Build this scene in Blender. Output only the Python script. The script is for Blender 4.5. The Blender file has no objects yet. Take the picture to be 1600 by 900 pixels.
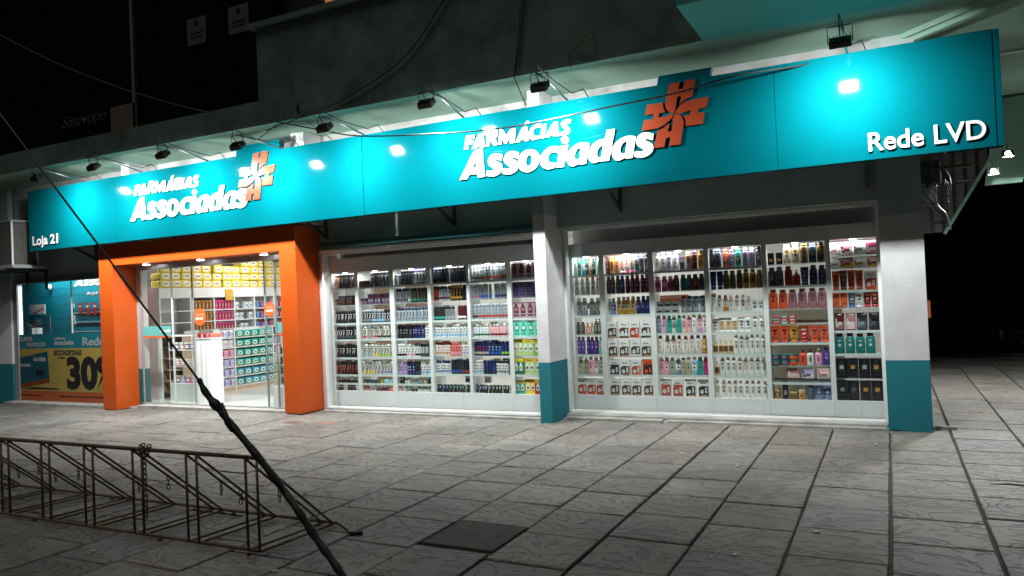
import bpy, bmesh, math, random
from mathutils import Vector, Matrix
random.seed(7)
S = bpy.context.scene
COL = S.collection
R = math.radians
PI = math.pi

# ------------------------------------------------------------------ camera
cam_d = bpy.data.cameras.new("camera")
cam_d.sensor_width = 36.0
cam_d.lens = 36.0 * 1173.0 / 1600.0
cam_d.clip_start = 0.05
cam_d.clip_end = 2000
cam = bpy.data.objects.new("camera", cam_d)
COL.objects.link(cam)
YAW, PITCH, ROLL = 0.46679637, 0.01300379, -0.0427032
_f = Vector((-math.sin(YAW) * math.cos(PITCH), math.cos(YAW) * math.cos(PITCH), math.sin(PITCH)))
_r = Vector((math.cos(YAW), math.sin(YAW), 0))
_u = _r.cross(_f)
_r2 = math.cos(ROLL) * _r + math.sin(ROLL) * _u
_u2 = -math.sin(ROLL) * _r + math.cos(ROLL) * _u
M = Matrix.Identity(4)
for i in range(3):
    M[i][0] = _r2[i]; M[i][1] = _u2[i]; M[i][2] = -_f[i]
M[2][3] = 1.6
cam.matrix_world = M
S.camera = cam

# ------------------------------------------------------------------ night sky, added ambient fill sun, exposure
W = bpy.data.worlds.new("World")
S.world = W
W.use_nodes = True
nt = W.node_tree
bg = nt.nodes["Background"]
sky = nt.nodes.new("ShaderNodeTexSky")
sky.sky_type = 'NISHITA'
sky.sun_disc = False
sky.sun_elevation = R(-7)
sky.sun_rotation = R(200)
nt.links.new(sky.outputs[0], bg.inputs[0])
bg.inputs[1].default_value = 0.05
sun_d = bpy.data.lights.new("ambient_fill_sun", 'SUN')
sun_d.energy = 0.68  # soft sun added as ambient street fill to lift the foreground
sun_d.angle = R(20)
sun_d.color = (1.0, 0.95, 0.88)
sun = bpy.data.objects.new("ambient_fill_sun", sun_d)
sun.rotation_euler = (R(16), 0, R(-25))
COL.objects.link(sun)
S.view_settings.view_transform = 'Standard'
S.view_settings.look = 'None'
S.view_settings.exposure = 0.0
S.view_settings.gamma = 1.0
S.view_settings.use_curve_mapping = False
S.render.engine = 'CYCLES'
S.cycles.use_denoising = True
S.cycles.max_bounces = 10
S.cycles.transparent_max_bounces = 40
S.cycles.sample_clamp_indirect = 6.0
S.cycles.caustics_reflective = False
S.cycles.caustics_refractive = False
FLOOD_W = 98.0
CEIL_W = 23.0
LED_W = 4.0
SIDE_W = 105.0

# ------------------------------------------------------------------ helpers
def hx(s):
    s = s.lstrip('#')
    o = []
    for i in (0, 2, 4):
        c = int(s[i:i + 2], 16) / 255
        o.append(c / 12.92 if c <= .04045 else ((c + .055) / 1.055) ** 2.4)
    return tuple(o)

def mat(name, col, rough=.5, metal=0.0, var=0.0, vscale=6.0, bump=0.0, bscale=60.0, spec=.5, emit=None, estr=0.0, coat=0.0):
    m = bpy.data.materials.new(name)
    m.use_nodes = True
    t = m.node_tree
    b = t.nodes["Principled BSDF"]
    c = hx(col) if isinstance(col, str) else col
    b.inputs["Base Color"].default_value = (*c, 1)
    b.inputs["Roughness"].default_value = rough
    b.inputs["Metallic"].default_value = metal
    b.inputs["Specular IOR Level"].default_value = spec
    b.inputs["Coat Weight"].default_value = coat
    if emit:
        b.inputs["Emission Color"].default_value = (*(hx(emit) if isinstance(emit, str) else emit), 1)
        b.inputs["Emission Strength"].default_value = estr
    if var or bump:
        tc = t.nodes.new("ShaderNodeTexCoord")
    if var:
        n = t.nodes.new("ShaderNodeTexNoise")
        n.inputs["Scale"].default_value = vscale
        n.inputs["Detail"].default_value = 6
        n.inputs["Roughness"].default_value = .65
        t.links.new(tc.outputs["Object"], n.inputs["Vector"])
        r = t.nodes.new("ShaderNodeMapRange")
        r.inputs["From Min"].default_value = .3
        r.inputs["From Max"].default_value = .7
        r.inputs["To Min"].default_value = 1 - var
        r.inputs["To Max"].default_value = 1 + var
        t.links.new(n.outputs[0], r.inputs[0])
        mx = t.nodes.new("ShaderNodeVectorMath"); mx.operation = 'SCALE'
        mx.inputs[0].default_value = c
        t.links.new(r.outputs[0], mx.inputs["Scale"])
        t.links.new(mx.outputs[0], b.inputs["Base Color"])
    if bump:
        n = t.nodes.new("ShaderNodeTexNoise")
        n.inputs["Scale"].default_value = bscale
        n.inputs["Detail"].default_value = 4
        t.links.new(tc.outputs["Object"], n.inputs["Vector"])
        bp = t.nodes.new("ShaderNodeBump")
        bp.inputs["Strength"].default_value = bump
        bp.inputs["Distance"].default_value = .01
        t.links.new(n.outputs[0], bp.inputs["Height"])
        t.links.new(bp.outputs[0], b.inputs["Normal"])
    return m

def prop_mat(name, attr, rough=.35):
    """colour read from the object's own colour, or from a colour property of the object"""
    m = bpy.data.materials.new(name)
    m.use_nodes = True
    t = m.node_tree
    b = t.nodes["Principled BSDF"]
    b.inputs["Roughness"].default_value = rough
    if attr is None:
        n = t.nodes.new("ShaderNodeObjectInfo")
        t.links.new(n.outputs["Color"], b.inputs["Base Color"])
    else:
        n = t.nodes.new("ShaderNodeAttribute")
        n.attribute_type = 'OBJECT'
        n.attribute_name = attr
        t.links.new(n.outputs["Color"], b.inputs["Base Color"])
    return m

def glass_mat(name, tint=(.97, .985, .98), rough=0.0, film=0.0):
    m = bpy.data.materials.new(name)
    m.use_nodes = True
    t = m.node_tree
    t.nodes.remove(t.nodes["Principled BSDF"])
    out = t.nodes["Material Output"]
    tr = t.nodes.new("ShaderNodeBsdfTransparent"); tr.inputs[0].default_value = (*tint, 1)
    gl = t.nodes.new("ShaderNodeBsdfGlossy"); gl.inputs["Roughness"].default_value = rough
    fr = t.nodes.new("ShaderNodeFresnel"); 
    ge = t.nodes.new("ShaderNodeNewGeometry")
    io = t.nodes.new("ShaderNodeMapRange")           # same reflectance on both faces of the thin pane
    io.inputs["To Min"].default_value = 1.5; io.inputs["To Max"].default_value = 1 / 1.5
    t.links.new(ge.outputs["Backfacing"], io.inputs[0]); t.links.new(io.outputs[0], fr.inputs[0])
    mx = t.nodes.new("ShaderNodeMixShader")
    t.links.new(fr.outputs[0], mx.inputs[0])
    t.links.new(tr.outputs[0], mx.inputs[1])
    t.links.new(gl.outputs[0], mx.inputs[2])
    last = mx
    if film:
        df = t.nodes.new("ShaderNodeBsdfDiffuse"); df.inputs[0].default_value = (.75, .82, .8, 1)
        m2 = t.nodes.new("ShaderNodeMixShader"); m2.inputs[0].default_value = film
        t.links.new(mx.outputs[0], m2.inputs[1]); t.links.new(df.outputs[0], m2.inputs[2])
        last = m2
    t.links.new(last.outputs[0], out.inputs[0])
    return m

class MB:
    """collects shapes and links them as one mesh"""
    def __init__(s):
        s.bm = bmesh.new()
    def box(s, x0, x1, y0, y1, z0, z1, mi=0, bev=0.0):
        if bev:
            t = bmesh.new()
            bmesh.ops.create_cube(t, size=1)
            for v in t.verts:
                v.co = Vector(((x0 + x1) / 2 + v.co.x * (x1 - x0), (y0 + y1) / 2 + v.co.y * (y1 - y0), (z0 + z1) / 2 + v.co.z * (z1 - z0)))
            bmesh.ops.bevel(t, geom=t.edges[:] + t.verts[:], offset=bev, segments=2, profile=.6, affect='EDGES')
            s._merge(t, mi)
            return s
        P = [(x0, y0, z0), (x1, y0, z0), (x1, y1, z0), (x0, y1, z0), (x0, y0, z1), (x1, y0, z1), (x1, y1, z1), (x0, y1, z1)]
        vs = [s.bm.verts.new(p) for p in P]
        for f in ((0, 3, 2, 1), (4, 5, 6, 7), (0, 1, 5, 4), (1, 2, 6, 5), (2, 3, 7, 6), (3, 0, 4, 7)):
            s.bm.faces.new([vs[i] for i in f]).material_index = mi
        return s
    def _merge(s, t, mi=None):
        mp = {}
        for v in t.verts:
            mp[v] = s.bm.verts.new(v.co)
        for f in t.faces:
            n = s.bm.faces.new([mp[v] for v in f.verts])
            n.material_index = f.material_index if mi is None else mi
            n.smooth = f.smooth
        t.free()
    def tube(s, pts, r, n=8, mi=0, cap=True, closed=False):
        pts = [Vector(p) for p in pts]
        rs = r if isinstance(r, (list, tuple)) else [r] * len(pts)
        rings = []
        N = len(pts)
        prev = None
        for i, p in enumerate(pts):
            a = pts[i - 1] if (i > 0 or closed) else p
            b = pts[(i + 1) % N] if (i < N - 1 or closed) else p
            d = (b - a).normalized()
            if prev is None:
                up = Vector((0, 0, 1)) if abs(d.z) < .9 else Vector((1, 0, 0))
                u = d.cross(up).normalized()
            else:
                u = (prev - d * prev.dot(d)).normalized()
            prev = u
            w = d.cross(u)
            rings.append([s.bm.verts.new(p + (u * math.cos(2 * PI * k / n) + w * math.sin(2 * PI * k / n)) * rs[i]) for k in range(n)])
        rng = range(N if closed else N - 1)
        for i in rng:
            A, B = rings[i], rings[(i + 1) % N]
            for k in range(n):
                f = s.bm.faces.new((A[k], A[(k + 1) % n], B[(k + 1) % n], B[k]))
                f.material_index = mi; f.smooth = True
        if cap and not closed:
            s.bm.faces.new(rings[0][::-1]).material_index = mi
            s.bm.faces.new(rings[-1]).material_index = mi
        return s
    def loft(s, prof, n=16, ex=2.0, c=(0, 0), mi=None, cap=True):
        """prof: list of (z, sx, sy, material); elliptical / squarish sections stacked up"""
        rings = []
        for (z, sx, sy, m_) in prof:
            ring = []
            for k in range(n):
                a = 2 * PI * (k + .5) / n
                ca, sa = math.cos(a), math.sin(a)
                e = 2 / ex
                ring.append(s.bm.verts.new((c[0] + sx * math.copysign(abs(ca) ** e, ca), c[1] + sy * math.copysign(abs(sa) ** e, sa), z)))
            rings.append(ring)
        for i in range(len(prof) - 1):
            m_ = prof[i + 1][3]
            for k in range(n):
                f = s.bm.faces.new((rings[i][k], rings[i][(k + 1) % n], rings[i + 1][(k + 1) % n], rings[i + 1][k]))
                f.smooth = True
                if isinstance(m_, tuple):     # (side, front): front = faces turned to -y
                    a = 2 * PI * (k + 1) / n
                    f.material_index = m_[1] if math.sin(a) < -m_[2] else m_[0]
                else:
                    f.material_index = m_
        if cap:
            f = s.bm.faces.new(rings[0][::-1]); f.material_index = prof[1][3] if not isinstance(prof[1][3], tuple) else prof[1][3][0]
            f = s.bm.faces.new(rings[-1]); f.material_index = prof[-1][3] if not isinstance(prof[-1][3], tuple) else prof[-1][3][0]
        return s
    def prism(s, pts, y0, y1, mi=0, axis='y'):
        """polygon in x,z pushed from y0 (front) to y1"""
        if axis == 'y':
            A = [s.bm.verts.new((p[0], y0, p[1])) for p in pts]
            B = [s.bm.verts.new((p[0], y1, p[1])) for p in pts]
        elif axis == 'z':
            A = [s.bm.verts.new((p[0], p[1], y0)) for p in pts]
            B = [s.bm.verts.new((p[0], p[1], y1)) for p in pts]
        else:
            A = [s.bm.verts.new((y0, p[0], p[1])) for p in pts]
            B = [s.bm.verts.new((y1, p[0], p[1])) for p in pts]
        n = len(pts)
        fs = [s.bm.faces.new(A), s.bm.faces.new(B[::-1])]
        for i in range(n):
            fs.append(s.bm.faces.new((A[i], B[i], B[(i + 1) % n], A[(i + 1) % n])))
        for f in fs:
            f.material_index = mi
        return s
    def mesh(s, name, mats):
        bmesh.ops.recalc_face_normals(s.bm, faces=s.bm.faces[:])
        me = bpy.data.meshes.new(name)
        s.bm.to_mesh(me)
        s.bm.free()
        for m_ in (mats if isinstance(mats, (list, tuple)) else [mats]):
            me.materials.append(m_)
        return me
    def build(s, name, mats, parent=None):
        return link(name, s.mesh(name, mats), parent)

def link(name, me, parent=None):
    o = bpy.data.objects.new(name, me)
    COL.objects.link(o)
    if parent:
        o.parent = parent
    return o

def tag(o, label, cat, group=None, kind=None):
    if label: o['label'] = label
    if cat: o['category'] = cat
    if group: o['group'] = group
    if kind: o['kind'] = kind
    return o

def thing(name, label, cat, loc=(0, 0, 0), group=None, rz=0.0):
    o = bpy.data.objects.new(name, None)
    o.empty_display_size = .1
    o.location = loc
    o.rotation_euler = (0, 0, rz)
    COL.objects.link(o)
    return tag(o, label, cat, group)

def struct(o):
    o['kind'] = 'structure'
    return o

def area(name, loc, direction, w, h, power, col=(1, 1, 1), spread=180, parent=None):
    d = bpy.data.lights.new(name, 'AREA')
    d.shape = 'RECTANGLE'
    d.size = w; d.size_y = h
    d.energy = power
    d.color = col
    d.spread = R(spread)
    o = bpy.data.objects.new(name, d)
    o.location = loc
    o.rotation_euler = Vector(direction).to_track_quat('-Z', 'Y').to_euler()
    COL.objects.link(o)
    if parent: o.parent = parent
    return o

def glyphs(body, x0, x1, z0, z1, y0, depth, bold=0.0, shear=0.0, quality=4):
    """extruded lettering as a bmesh fitted to x0..x1, z0..z1, its face at y0, standing depth deep, facing -y"""
    c = bpy.data.curves.new("lettering", 'FONT')
    c.body = body
    c.offset = bold
    c.shear = shear
    c.resolution_u = quality
    c.extrude = .5
    o = bpy.data.objects.new("lettering", c)
    COL.objects.link(o)
    dg = bpy.context.evaluated_depsgraph_get()
    me = bpy.data.meshes.new_from_object(o.evaluated_get(dg))
    bpy.data.objects.remove(o)
    bpy.data.curves.remove(c)
    b = bmesh.new()
    b.from_mesh(me)
    bpy.data.meshes.remove(me)
    xs = [v.co.x for v in b.verts]; ys = [v.co.y for v in b.verts]
    a0, a1, b0, b1 = min(xs), max(xs), min(ys), max(ys)
    for v in b.verts:
        x = x0 + (v.co.x - a0) / (a1 - a0) * (x1 - x0)
        z = z0 + (v.co.y - b0) / (b1 - b0) * (z1 - z0)
        y = y0 if v.co.z > 0 else y0 + depth
        v.co = (x, y, z)
    for f in b.faces:
        f.material_index = 0
    return b

def letters(name, body, x0, x1, z0, z1, y0, depth, mats, bold=0.0, shear=0.0, parent=None, quality=4, sides=None):
    b = glyphs(body, x0, x1, z0, z1, y0, depth, bold, shear, quality)
    bmesh.ops.recalc_face_normals(b, faces=b.faces[:])
    if sides is not None:
        for f in b.faces:
            if abs(f.normal.y) < .5: f.material_index = 1
    me = bpy.data.meshes.new(name)
    b.to_mesh(me); b.free()
    me.materials.append(mats)
    if sides is not None: me.materials.append(sides)
    return link(name, me, parent)

ORD = ['first', 'second', 'third', 'fourth', 'fifth', 'sixth', 'seventh', 'eighth', 'ninth', 'tenth', 'eleventh', 'twelfth', 'thirteenth', 'fourteenth', 'fifteenth', 'sixteenth', 'seventeenth', 'eighteenth', 'nineteenth']

# ------------------------------------------------------------------ materials
m_teal = mat("teal_vinyl", (.0005, .082, .1), .055, var=.04, vscale=1.6, bump=.03, bscale=3, spec=.42)
m_white_letter = mat("white_acrylic", (.72, .72, .72), .3)
m_dark_edge = mat("dark_letter_edge", (.01, .03, .035), .5)
m_orange_letter = mat("orange_acrylic", (.26, .04, .014), .25)
m_orange = mat("orange_cladding", (.5, .078, .009), .34, spec=.35, var=.06, vscale=1.3, bump=.02, bscale=4)
m_white_wall = mat("white_stucco", (.56, .555, .56), .85, var=.12, vscale=3, bump=.35, bscale=45)
m_dark_white = mat("darkened_white_paint", (.36, .36, .35), .85, var=.2, vscale=4, bump=.4, bscale=30)  # white wall colour darkened to hold back the floodlights above the sign
m_grey_wall = mat("grey_green_paint", (.34, .4, .39), .8, var=.08, vscale=2, bump=.25, bscale=45)
m_teal_wall = mat("teal_wall_paint", (.004, .15, .18), .9, var=.08, vscale=4, bump=.35, bscale=45)
m_soffit_bounce = mat("soffit_teal_bounce", (.1, .4, .35), .85, var=.15, vscale=1.6, bump=.2, bscale=20)  # soffit paint again, with the sign's teal light put into the colour
m_soffit = mat("pale_green_soffit", (.26, .43, .335), .85, var=.15, vscale=1.6, bump=.2, bscale=20)
m_upper = mat("green_grey_render", (.12, .19, .165), .85, var=.45, vscale=1.8, bump=.2, bscale=25)
m_white = mat("white_laminate", (.74, .75, .74), .4, var=.02, vscale=2)
m_alu = mat("white_aluminium", (.7, .71, .7), .35, var=.03)
m_greyframe = mat("grey_aluminium", (.33, .34, .34), .35, metal=.3, var=.05)
m_black = mat("black_metal", (.012, .012, .013), .45, var=.2, vscale=20)
m_dark = mat("dark_recess", (.03, .034, .034), .8, var=.1)
m_rubber = mat("black_rubber", (.012, .013, .014), .55, var=.3, vscale=30, bump=.3, bscale=60)
m_rust = mat("rusty_steel", (.17, .105, .065), .75, metal=.0, var=.45, vscale=25, bump=.3, bscale=120)
m_stone = mat("worn_step_stone", (.3, .285, .26), .85, var=.35, vscale=4, bump=.5, bscale=30)
m_glass = glass_mat("window_glass")
m_shelf_glass = glass_mat("shelf_glass", (.9, .96, .94), .0, .25)
m_lens = mat("led_lens", (.9, .9, .9), .3, emit=(.95, 1, 1), estr=60)
m_puck = mat("led_puck", (.9, .9, .9), .3, emit=(1, 1, 1), estr=25)
m_panel_light = mat("ceiling_light_diffuser", (.9, .9, .9), .4, emit=(1, 1, .98), estr=6)
m_tile = mat("white_floor_tile", (.6, .59, .56), .12, var=.04, vscale=1)
m_interior = mat("interior_white_paint", (.78, .78, .76), .7, var=.02)
m_beige = mat("beige_laminate", (.56, .42, .3), .5, var=.05)
m_wood = mat("brown_wood", (.3, .17, .1), .55, var=.15, vscale=8)
m_dkglass = mat("dark_blue_glazing", (.004, .007, .018), .25, spec=.3)
m_paper = mat("white_paper", (.6, .6, .58), .8)
m_teal_flat = mat("teal_panel", (.006, .22, .3), .4, var=.04)
m_yellow_sign = mat("yellow_vinyl", (.3, .22, .05), .5)
m_orange_sign = mat("orange_vinyl", (.34, .075, .02), .5)
m_blackprint = mat("black_print", (.01, .01, .012), .5)
m_body = prop_mat("pack_body", None, .3)
m_label = prop_mat("pack_label", "label_colour", .4)
m_print = prop_mat("pack_print", "print_colour", .4)

# ------------------------------------------------------------------ ground
def zg(x):
    return 0.0 if x > -8 else -(-8 - x) * .0135

def paving_material():
    m = bpy.data.materials.new("riven_slate_slabs")
    m.use_nodes = True
    t = m.node_tree; L = t.links; N = t.nodes
    b = N["Principled BSDF"]
    geo = N.new("ShaderNodeNewGeometry")
    tc = N.new("ShaderNodeTexCoord")
    # each slab gets its own shift of the pattern
    off = N.new("ShaderNodeVectorMath"); off.operation = 'SCALE'
    off.inputs[0].default_value = (37, 53, 0)
    L.new(geo.outputs["Random Per Island"], off.inputs["Scale"])
    add = N.new("ShaderNodeVectorMath"); add.operation = 'ADD'
    L.new(tc.outputs["Object"], add.inputs[0]); L.new(off.outputs[0], add.inputs[1])
    mp = N.new("ShaderNodeMapping"); mp.inputs["Scale"].default_value = (1.15, 2.0, 1.0)
    mp.inputs["Rotation"].default_value = (0, 0, .35)
    L.new(add.outputs[0], mp.inputs[0])
    n1 = N.new("ShaderNodeTexNoise"); n1.inputs["Scale"].default_value = 1.9; n1.inputs["Detail"].default_value = 5.5; n1.inputs["Roughness"].default_value = .5; n1.inputs["Distortion"].default_value = 1.1
    L.new(mp.outputs[0], n1.inputs["Vector"])
    mul = N.new("ShaderNodeMath"); mul.operation = 'MULTIPLY'; mul.inputs[1].default_value = 8
    L.new(n1.outputs[0], mul.inputs[0])
    fr = N.new("ShaderNodeMath"); fr.operation = 'FRACT'
    L.new(mul.outputs[0], fr.inputs[0])
    fl = N.new("ShaderNodeMath"); fl.operation = 'FLOOR'
    L.new(mul.outputs[0], fl.inputs[0])
    # stepped layers: flat tread with a soft riser
    st = N.new("ShaderNodeMapRange"); st.interpolation_type = 'SMOOTHSTEP'
    st.inputs["From Min"].default_value = .62; st.inputs["From Max"].default_value = 1.0
    L.new(fr.outputs[0], st.inputs[0])
    hs = N.new("ShaderNodeMath"); hs.operation = 'ADD'
    L.new(fl.outputs[0], hs.inputs[0]); L.new(st.outputs[0], hs.inputs[1])
    n2 = N.new("ShaderNodeTexNoise"); n2.inputs["Scale"].default_value = 70; n2.inputs["Detail"].default_value = 4
    L.new(tc.outputs["Object"], n2.inputs["Vector"])
    h2 = N.new("ShaderNodeMath"); h2.operation = 'MULTIPLY_ADD'; h2.inputs[1].default_value = .5
    L.new(n2.outputs[0], h2.inputs[0]); L.new(hs.outputs[0], h2.inputs[2])
    bp = N.new("ShaderNodeBump"); bp.inputs["Strength"].default_value = 1.0; bp.inputs["Distance"].default_value = .007
    L.new(h2.outputs[0], bp.inputs["Height"])
    L.new(bp.outputs[0], b.inputs["Normal"])
    # colour: per slab tone, broad dirt, darker veins along the layer edges
    rp = N.new("ShaderNodeValToRGB")
    rp.color_ramp.elements[0].color = (.155, .145, .129, 1)
    rp.color_ramp.elements[1].color = (.225, .203, .172, 1)
    e = rp.color_ramp.elements.new(.5); e.color = (.195, .175, .148, 1)
    e = rp.color_ramp.elements.new(.72); e.color = (.182, .177, .164, 1)
    L.new(geo.outputs["Random Per Island"], rp.inputs[0])
    n3 = N.new("ShaderNodeTexNoise"); n3.inputs["Scale"].default_value = 1.1; n3.inputs["Detail"].default_value = 7; n3.inputs["Roughness"].default_value = .65
    L.new(tc.outputs["Object"], n3.inputs["Vector"])
    d1 = N.new("ShaderNodeMapRange"); d1.inputs["From Min"].default_value = .3; d1.inputs["From Max"].default_value = .7; d1.inputs["To Min"].default_value = .62; d1.inputs["To Max"].default_value = 1.22
    L.new(n3.outputs[0], d1.inputs[0])
    pk = N.new("ShaderNodeMapRange"); pk.inputs["From Min"].default_value = .45; pk.inputs["From Max"].default_value = .98; pk.inputs["To Min"].default_value = 1.06; pk.inputs["To Max"].default_value = .6
    L.new(fr.outputs[0], pk.inputs[0])
    mm = N.new("ShaderNodeMath"); mm.operation = 'MULTIPLY'
    L.new(d1.outputs[0], mm.inputs[0]); L.new(pk.outputs[0], mm.inputs[1])
    sc = N.new("ShaderNodeVectorMath"); sc.operation = 'SCALE'
    L.new(rp.outputs[0], sc.inputs[0]); L.new(mm.outputs[0], sc.inputs["Scale"])
    last = sc.outputs[0]
    # spills: two rust-red paint marks by the portal, grey wet mark by the middle pillar
    for (x, y, rx, ry, col, k) in ((-7.5, 7.93, .2, .12, (.12, .035, .022, 1), .85), (-6.95, 8.0, .24, .1, (.3, .1, .06, 1), .7), (-6.6, 8.0, .3, .15, (.12, .11, .1, 1), .5),
                                   (-3.0, 8.7, .45, .22, (.1, .095, .09, 1), .55), (-2.6, 8.5, .4, .2, (.12, .11, .1, 1), .45)):
        s1 = N.new("ShaderNodeVectorMath"); s1.operation = 'SUBTRACT'; s1.inputs[1].default_value = (x, y, 0)
        L.new(tc.outputs["Object"], s1.inputs[0])
        s2 = N.new("ShaderNodeVectorMath"); s2.operation = 'MULTIPLY'; s2.inputs[1].default_value = (1 / rx, 1 / ry, 0)
        L.new(s1.outputs[0], s2.inputs[0])
        ln = N.new("ShaderNodeVectorMath"); ln.operation = 'LENGTH'
        L.new(s2.outputs[0], ln.inputs[0])
        nz = N.new("ShaderNodeTexNoise"); nz.inputs["Scale"].default_value = 7; nz.inputs["Detail"].default_value = 4
        L.new(tc.outputs["Object"], nz.inputs["Vector"])
        ad = N.new("ShaderNodeMath"); ad.operation = 'MULTIPLY_ADD'; ad.inputs[1].default_value = 1.2
        L.new(nz.outputs[0], ad.inputs[0]); L.new(ln.outputs["Value"], ad.inputs[2])
        mr = N.new("ShaderNodeMapRange"); mr.inputs["From Min"].default_value = 1.6; mr.inputs["From Max"].default_value = 1.15; mr.inputs["To Max"].default_value = k
        L.new(ad.outputs[0], mr.inputs[0])
        mx = N.new("ShaderNodeMix"); mx.data_type = 'RGBA'; mx.inputs["B"].default_value = col
        L.new(mr.outputs[0], mx.inputs["Factor"]); L.new(last, mx.inputs["A"])
        last = mx.outputs["Result"]
    L.new(last, b.inputs["Base Color"])
    rr = N.new("ShaderNodeMapRange"); rr.inputs["To Min"].default_value = .42; rr.inputs["To Max"].default_value = .75
    L.new(n3.outputs[0], rr.inputs[0])
    L.new(rr.outputs[0], b.inputs["Roughness"])
    return m

m_slab = paving_material()
m_joint = mat("dirt_in_joints", (.085, .078, .066), .95, var=.6, vscale=30, bump=.8, bscale=90)
m_asphalt = mat("night_ground", (.0012, .0012, .0014), 1.0, var=.3, vscale=2, spec=0)

g = MB()
xs = [-400, -40, -17.5, -8, 5.5, 40, 400]
for i in range(len(xs) - 1):
    for (ya, yb) in ((-200, 0.5), (.5, 19)):
        vs = [g.bm.verts.new((x, y, zg(max(x, -20)) - .026)) for x, y in ((xs[i], ya), (xs[i + 1], ya), (xs[i + 1], yb), (xs[i], yb))]
        g.bm.faces.new(vs)
bmesh.ops.remove_doubles(g.bm, verts=g.bm.verts[:], dist=.001)
struct(g.build("ground", m_joint))
g = MB()
g.box(-400, 400, 19.0, 600, -.2, -.03)
struct(g.build("far_ground", m_asphalt))

def pavement():
    g = MB()
    P = .561
    for k in range(-31, 10):
        x0 = -.072 + P * k
        right = x0 > -4.5
        jw = (.0105 if right else .0055) + random.uniform(-.003, .004)
        a, b = x0 + jw, x0 + P - jw * .6
        y = 1.2 + random.uniform(0, .56) if not right else 1.2 + .04 * random.uniform(-1, 1) + .12 * (k % 2)
        while y < 17.5:
            d = .565 + random.uniform(-.015, .015)
            y1 = y + d - (.014 if right else .010) - random.uniform(0, .006)
            # nothing is laid under the building
            if y1 > 9.05 and a < .3 and b > -16.5 and b < .38:
                if y > 8.9: y += d; continue
                y1 = min(y1, 9.06)
            if y > 9.0 and b > -16 and a < .34:
                if b < .38: y += d; continue
                a = .345
            if -2.9 < (a + b) / 2 < -2.3 and 4.1 < (y + y1) / 2 < 4.75:
                y += d; continue
            dz = [random.uniform(-.003, .003) for _ in range(4)]
            zz = random.uniform(-.003, .003)
            w = .006
            top = []
            bot = []
            for i, (px, py) in enumerate(((a, y), (b, y), (b, y1), (a, y1))):
                px += random.uniform(-.004, .004); py += random.uniform(-.004, .004)
                z = zg(px) + dz[i] + zz
                ix = w if i in (0, 3) else -w
                iy = w if i in (0, 1) else -w
                top.append(g.bm.verts.new((px + ix, py + iy, z)))
                bot.append((g.bm.verts.new((px, py, z - .007)), g.bm.verts.new((px, py, z - .045))))
            g.bm.faces.new(top)
            for i in range(4):
                j = (i + 1) % 4
                g.bm.faces.new((bot[i][0], bot[j][0], top[j], top[i]))
                g.bm.faces.new((bot[i][1], bot[j][1], bot[j][0], bot[i][0]))
            y += d
    return g
struct(pavement().build("pavement", m_slab))
# one slab replaced by a dark cement patch
tag(MB().box(-2.872, -2.335, 4.2, 4.77, -.04, -.004, bev=.004).build("paving_patch", mat("dark_cement", (.085, .079, .07), .85, var=.3, vscale=12, bump=.5, bscale=120)),
    "dark square cement patch among the grey slate paving slabs", "paving patch")

# ------------------------------------------------------------------ building shell
WY = 9.05          # face of the wall behind the pillars
B = thing("pharmacy_building", "two storey shop building with teal skirting, white pillars and pale green soffit", "building")
# right pillar: grey top, white middle, teal foot, one mesh
pl = MB()
for (z0, z1, mi) in ((.0, .758, 2), (.758, 2.31, 0), (2.31, 4.22, 1)):
    pl.box(-.085, .333, 9.0, 9.5, z0, z1, mi)
bmesh.ops.remove_doubles(pl.bm, verts=pl.bm.verts[:], dist=.0005)
pl.build("pillar", [m_white_wall, m_grey_wall, m_teal_wall], B)
pl = MB()
for (z0, z1, mi) in ((.0, .766, 2), (.766, 2.637, 0), (2.637, 3.3, 1), (3.3, 4.22, 0)):
    pl.box(-4.02, -3.858, 8.63, 9.4, z0, z1, mi)
bmesh.ops.remove_doubles(pl.bm, verts=pl.bm.verts[:], dist=.0005)
pl.build("pillar", [m_white_wall, m_grey_wall, m_teal_wall], B)
# small pillar stub over the sign, left half
MB().box(-8.0, -7.75, 8.65, 9.04, 2.85, 4.22).build("pillar", m_white_wall, B)
MB().box(-11.9, -11.7, 8.65, 9.04, 2.85, 4.22).build("pillar", m_white_wall, B)
# left pier
pl = MB()
for (z0, z1, mi) in ((-.15, .70, 2), (.70, 2.31, 0), (2.31, 4.22, 1)):
    pl.box(-16.6, -15.78, 8.93, 9.03, z0, z1, mi)
bmesh.ops.remove_doubles(pl.bm, verts=pl.bm.verts[:], dist=.0005)
pl.build("pillar", [m_white_wall, m_grey_wall, m_teal_wall], B)
# lintel wall over the openings
lw = MB()
for (x0, x1, zb) in ((-3.856, -.087, 2.49), (-7.72, -4.022, 2.45)):
    lw.box(x0, x1, WY, 9.3, zb, 3.2, 0)
    lw.box(x0, x1, WY, 9.3, 3.2, 4.22, 1)
lw.box(-15.78, -7.72, WY, 9.3, 3.2, 4.22, 1)
lw.box(-15.78, -11.9, WY, 9.3, 2.32, 3.2, 0)
lw.box(-11.9, -7.72, WY, 9.3, 2.46, 3.2, 0)
lw.build("lintel_wall", [m_grey_wall, m_dark_white], B)
# white jambs beside the door
jm = MB()
jm.box(-12.06, -11.87, 8.96, 9.06, -.1, .62, 1); jm.box(-12.06, -11.87, 8.96, 9.06, .62, 2.46, 0)
jm.build("door_jamb", [m_white_wall, m_teal_wall], B)
jm = MB(); jm.box(-8.1, -7.74, 9.0, 9.3, 0, 2.45, 0)
jm.build("door_jamb", [m_white_wall, m_teal_wall], B)
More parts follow.
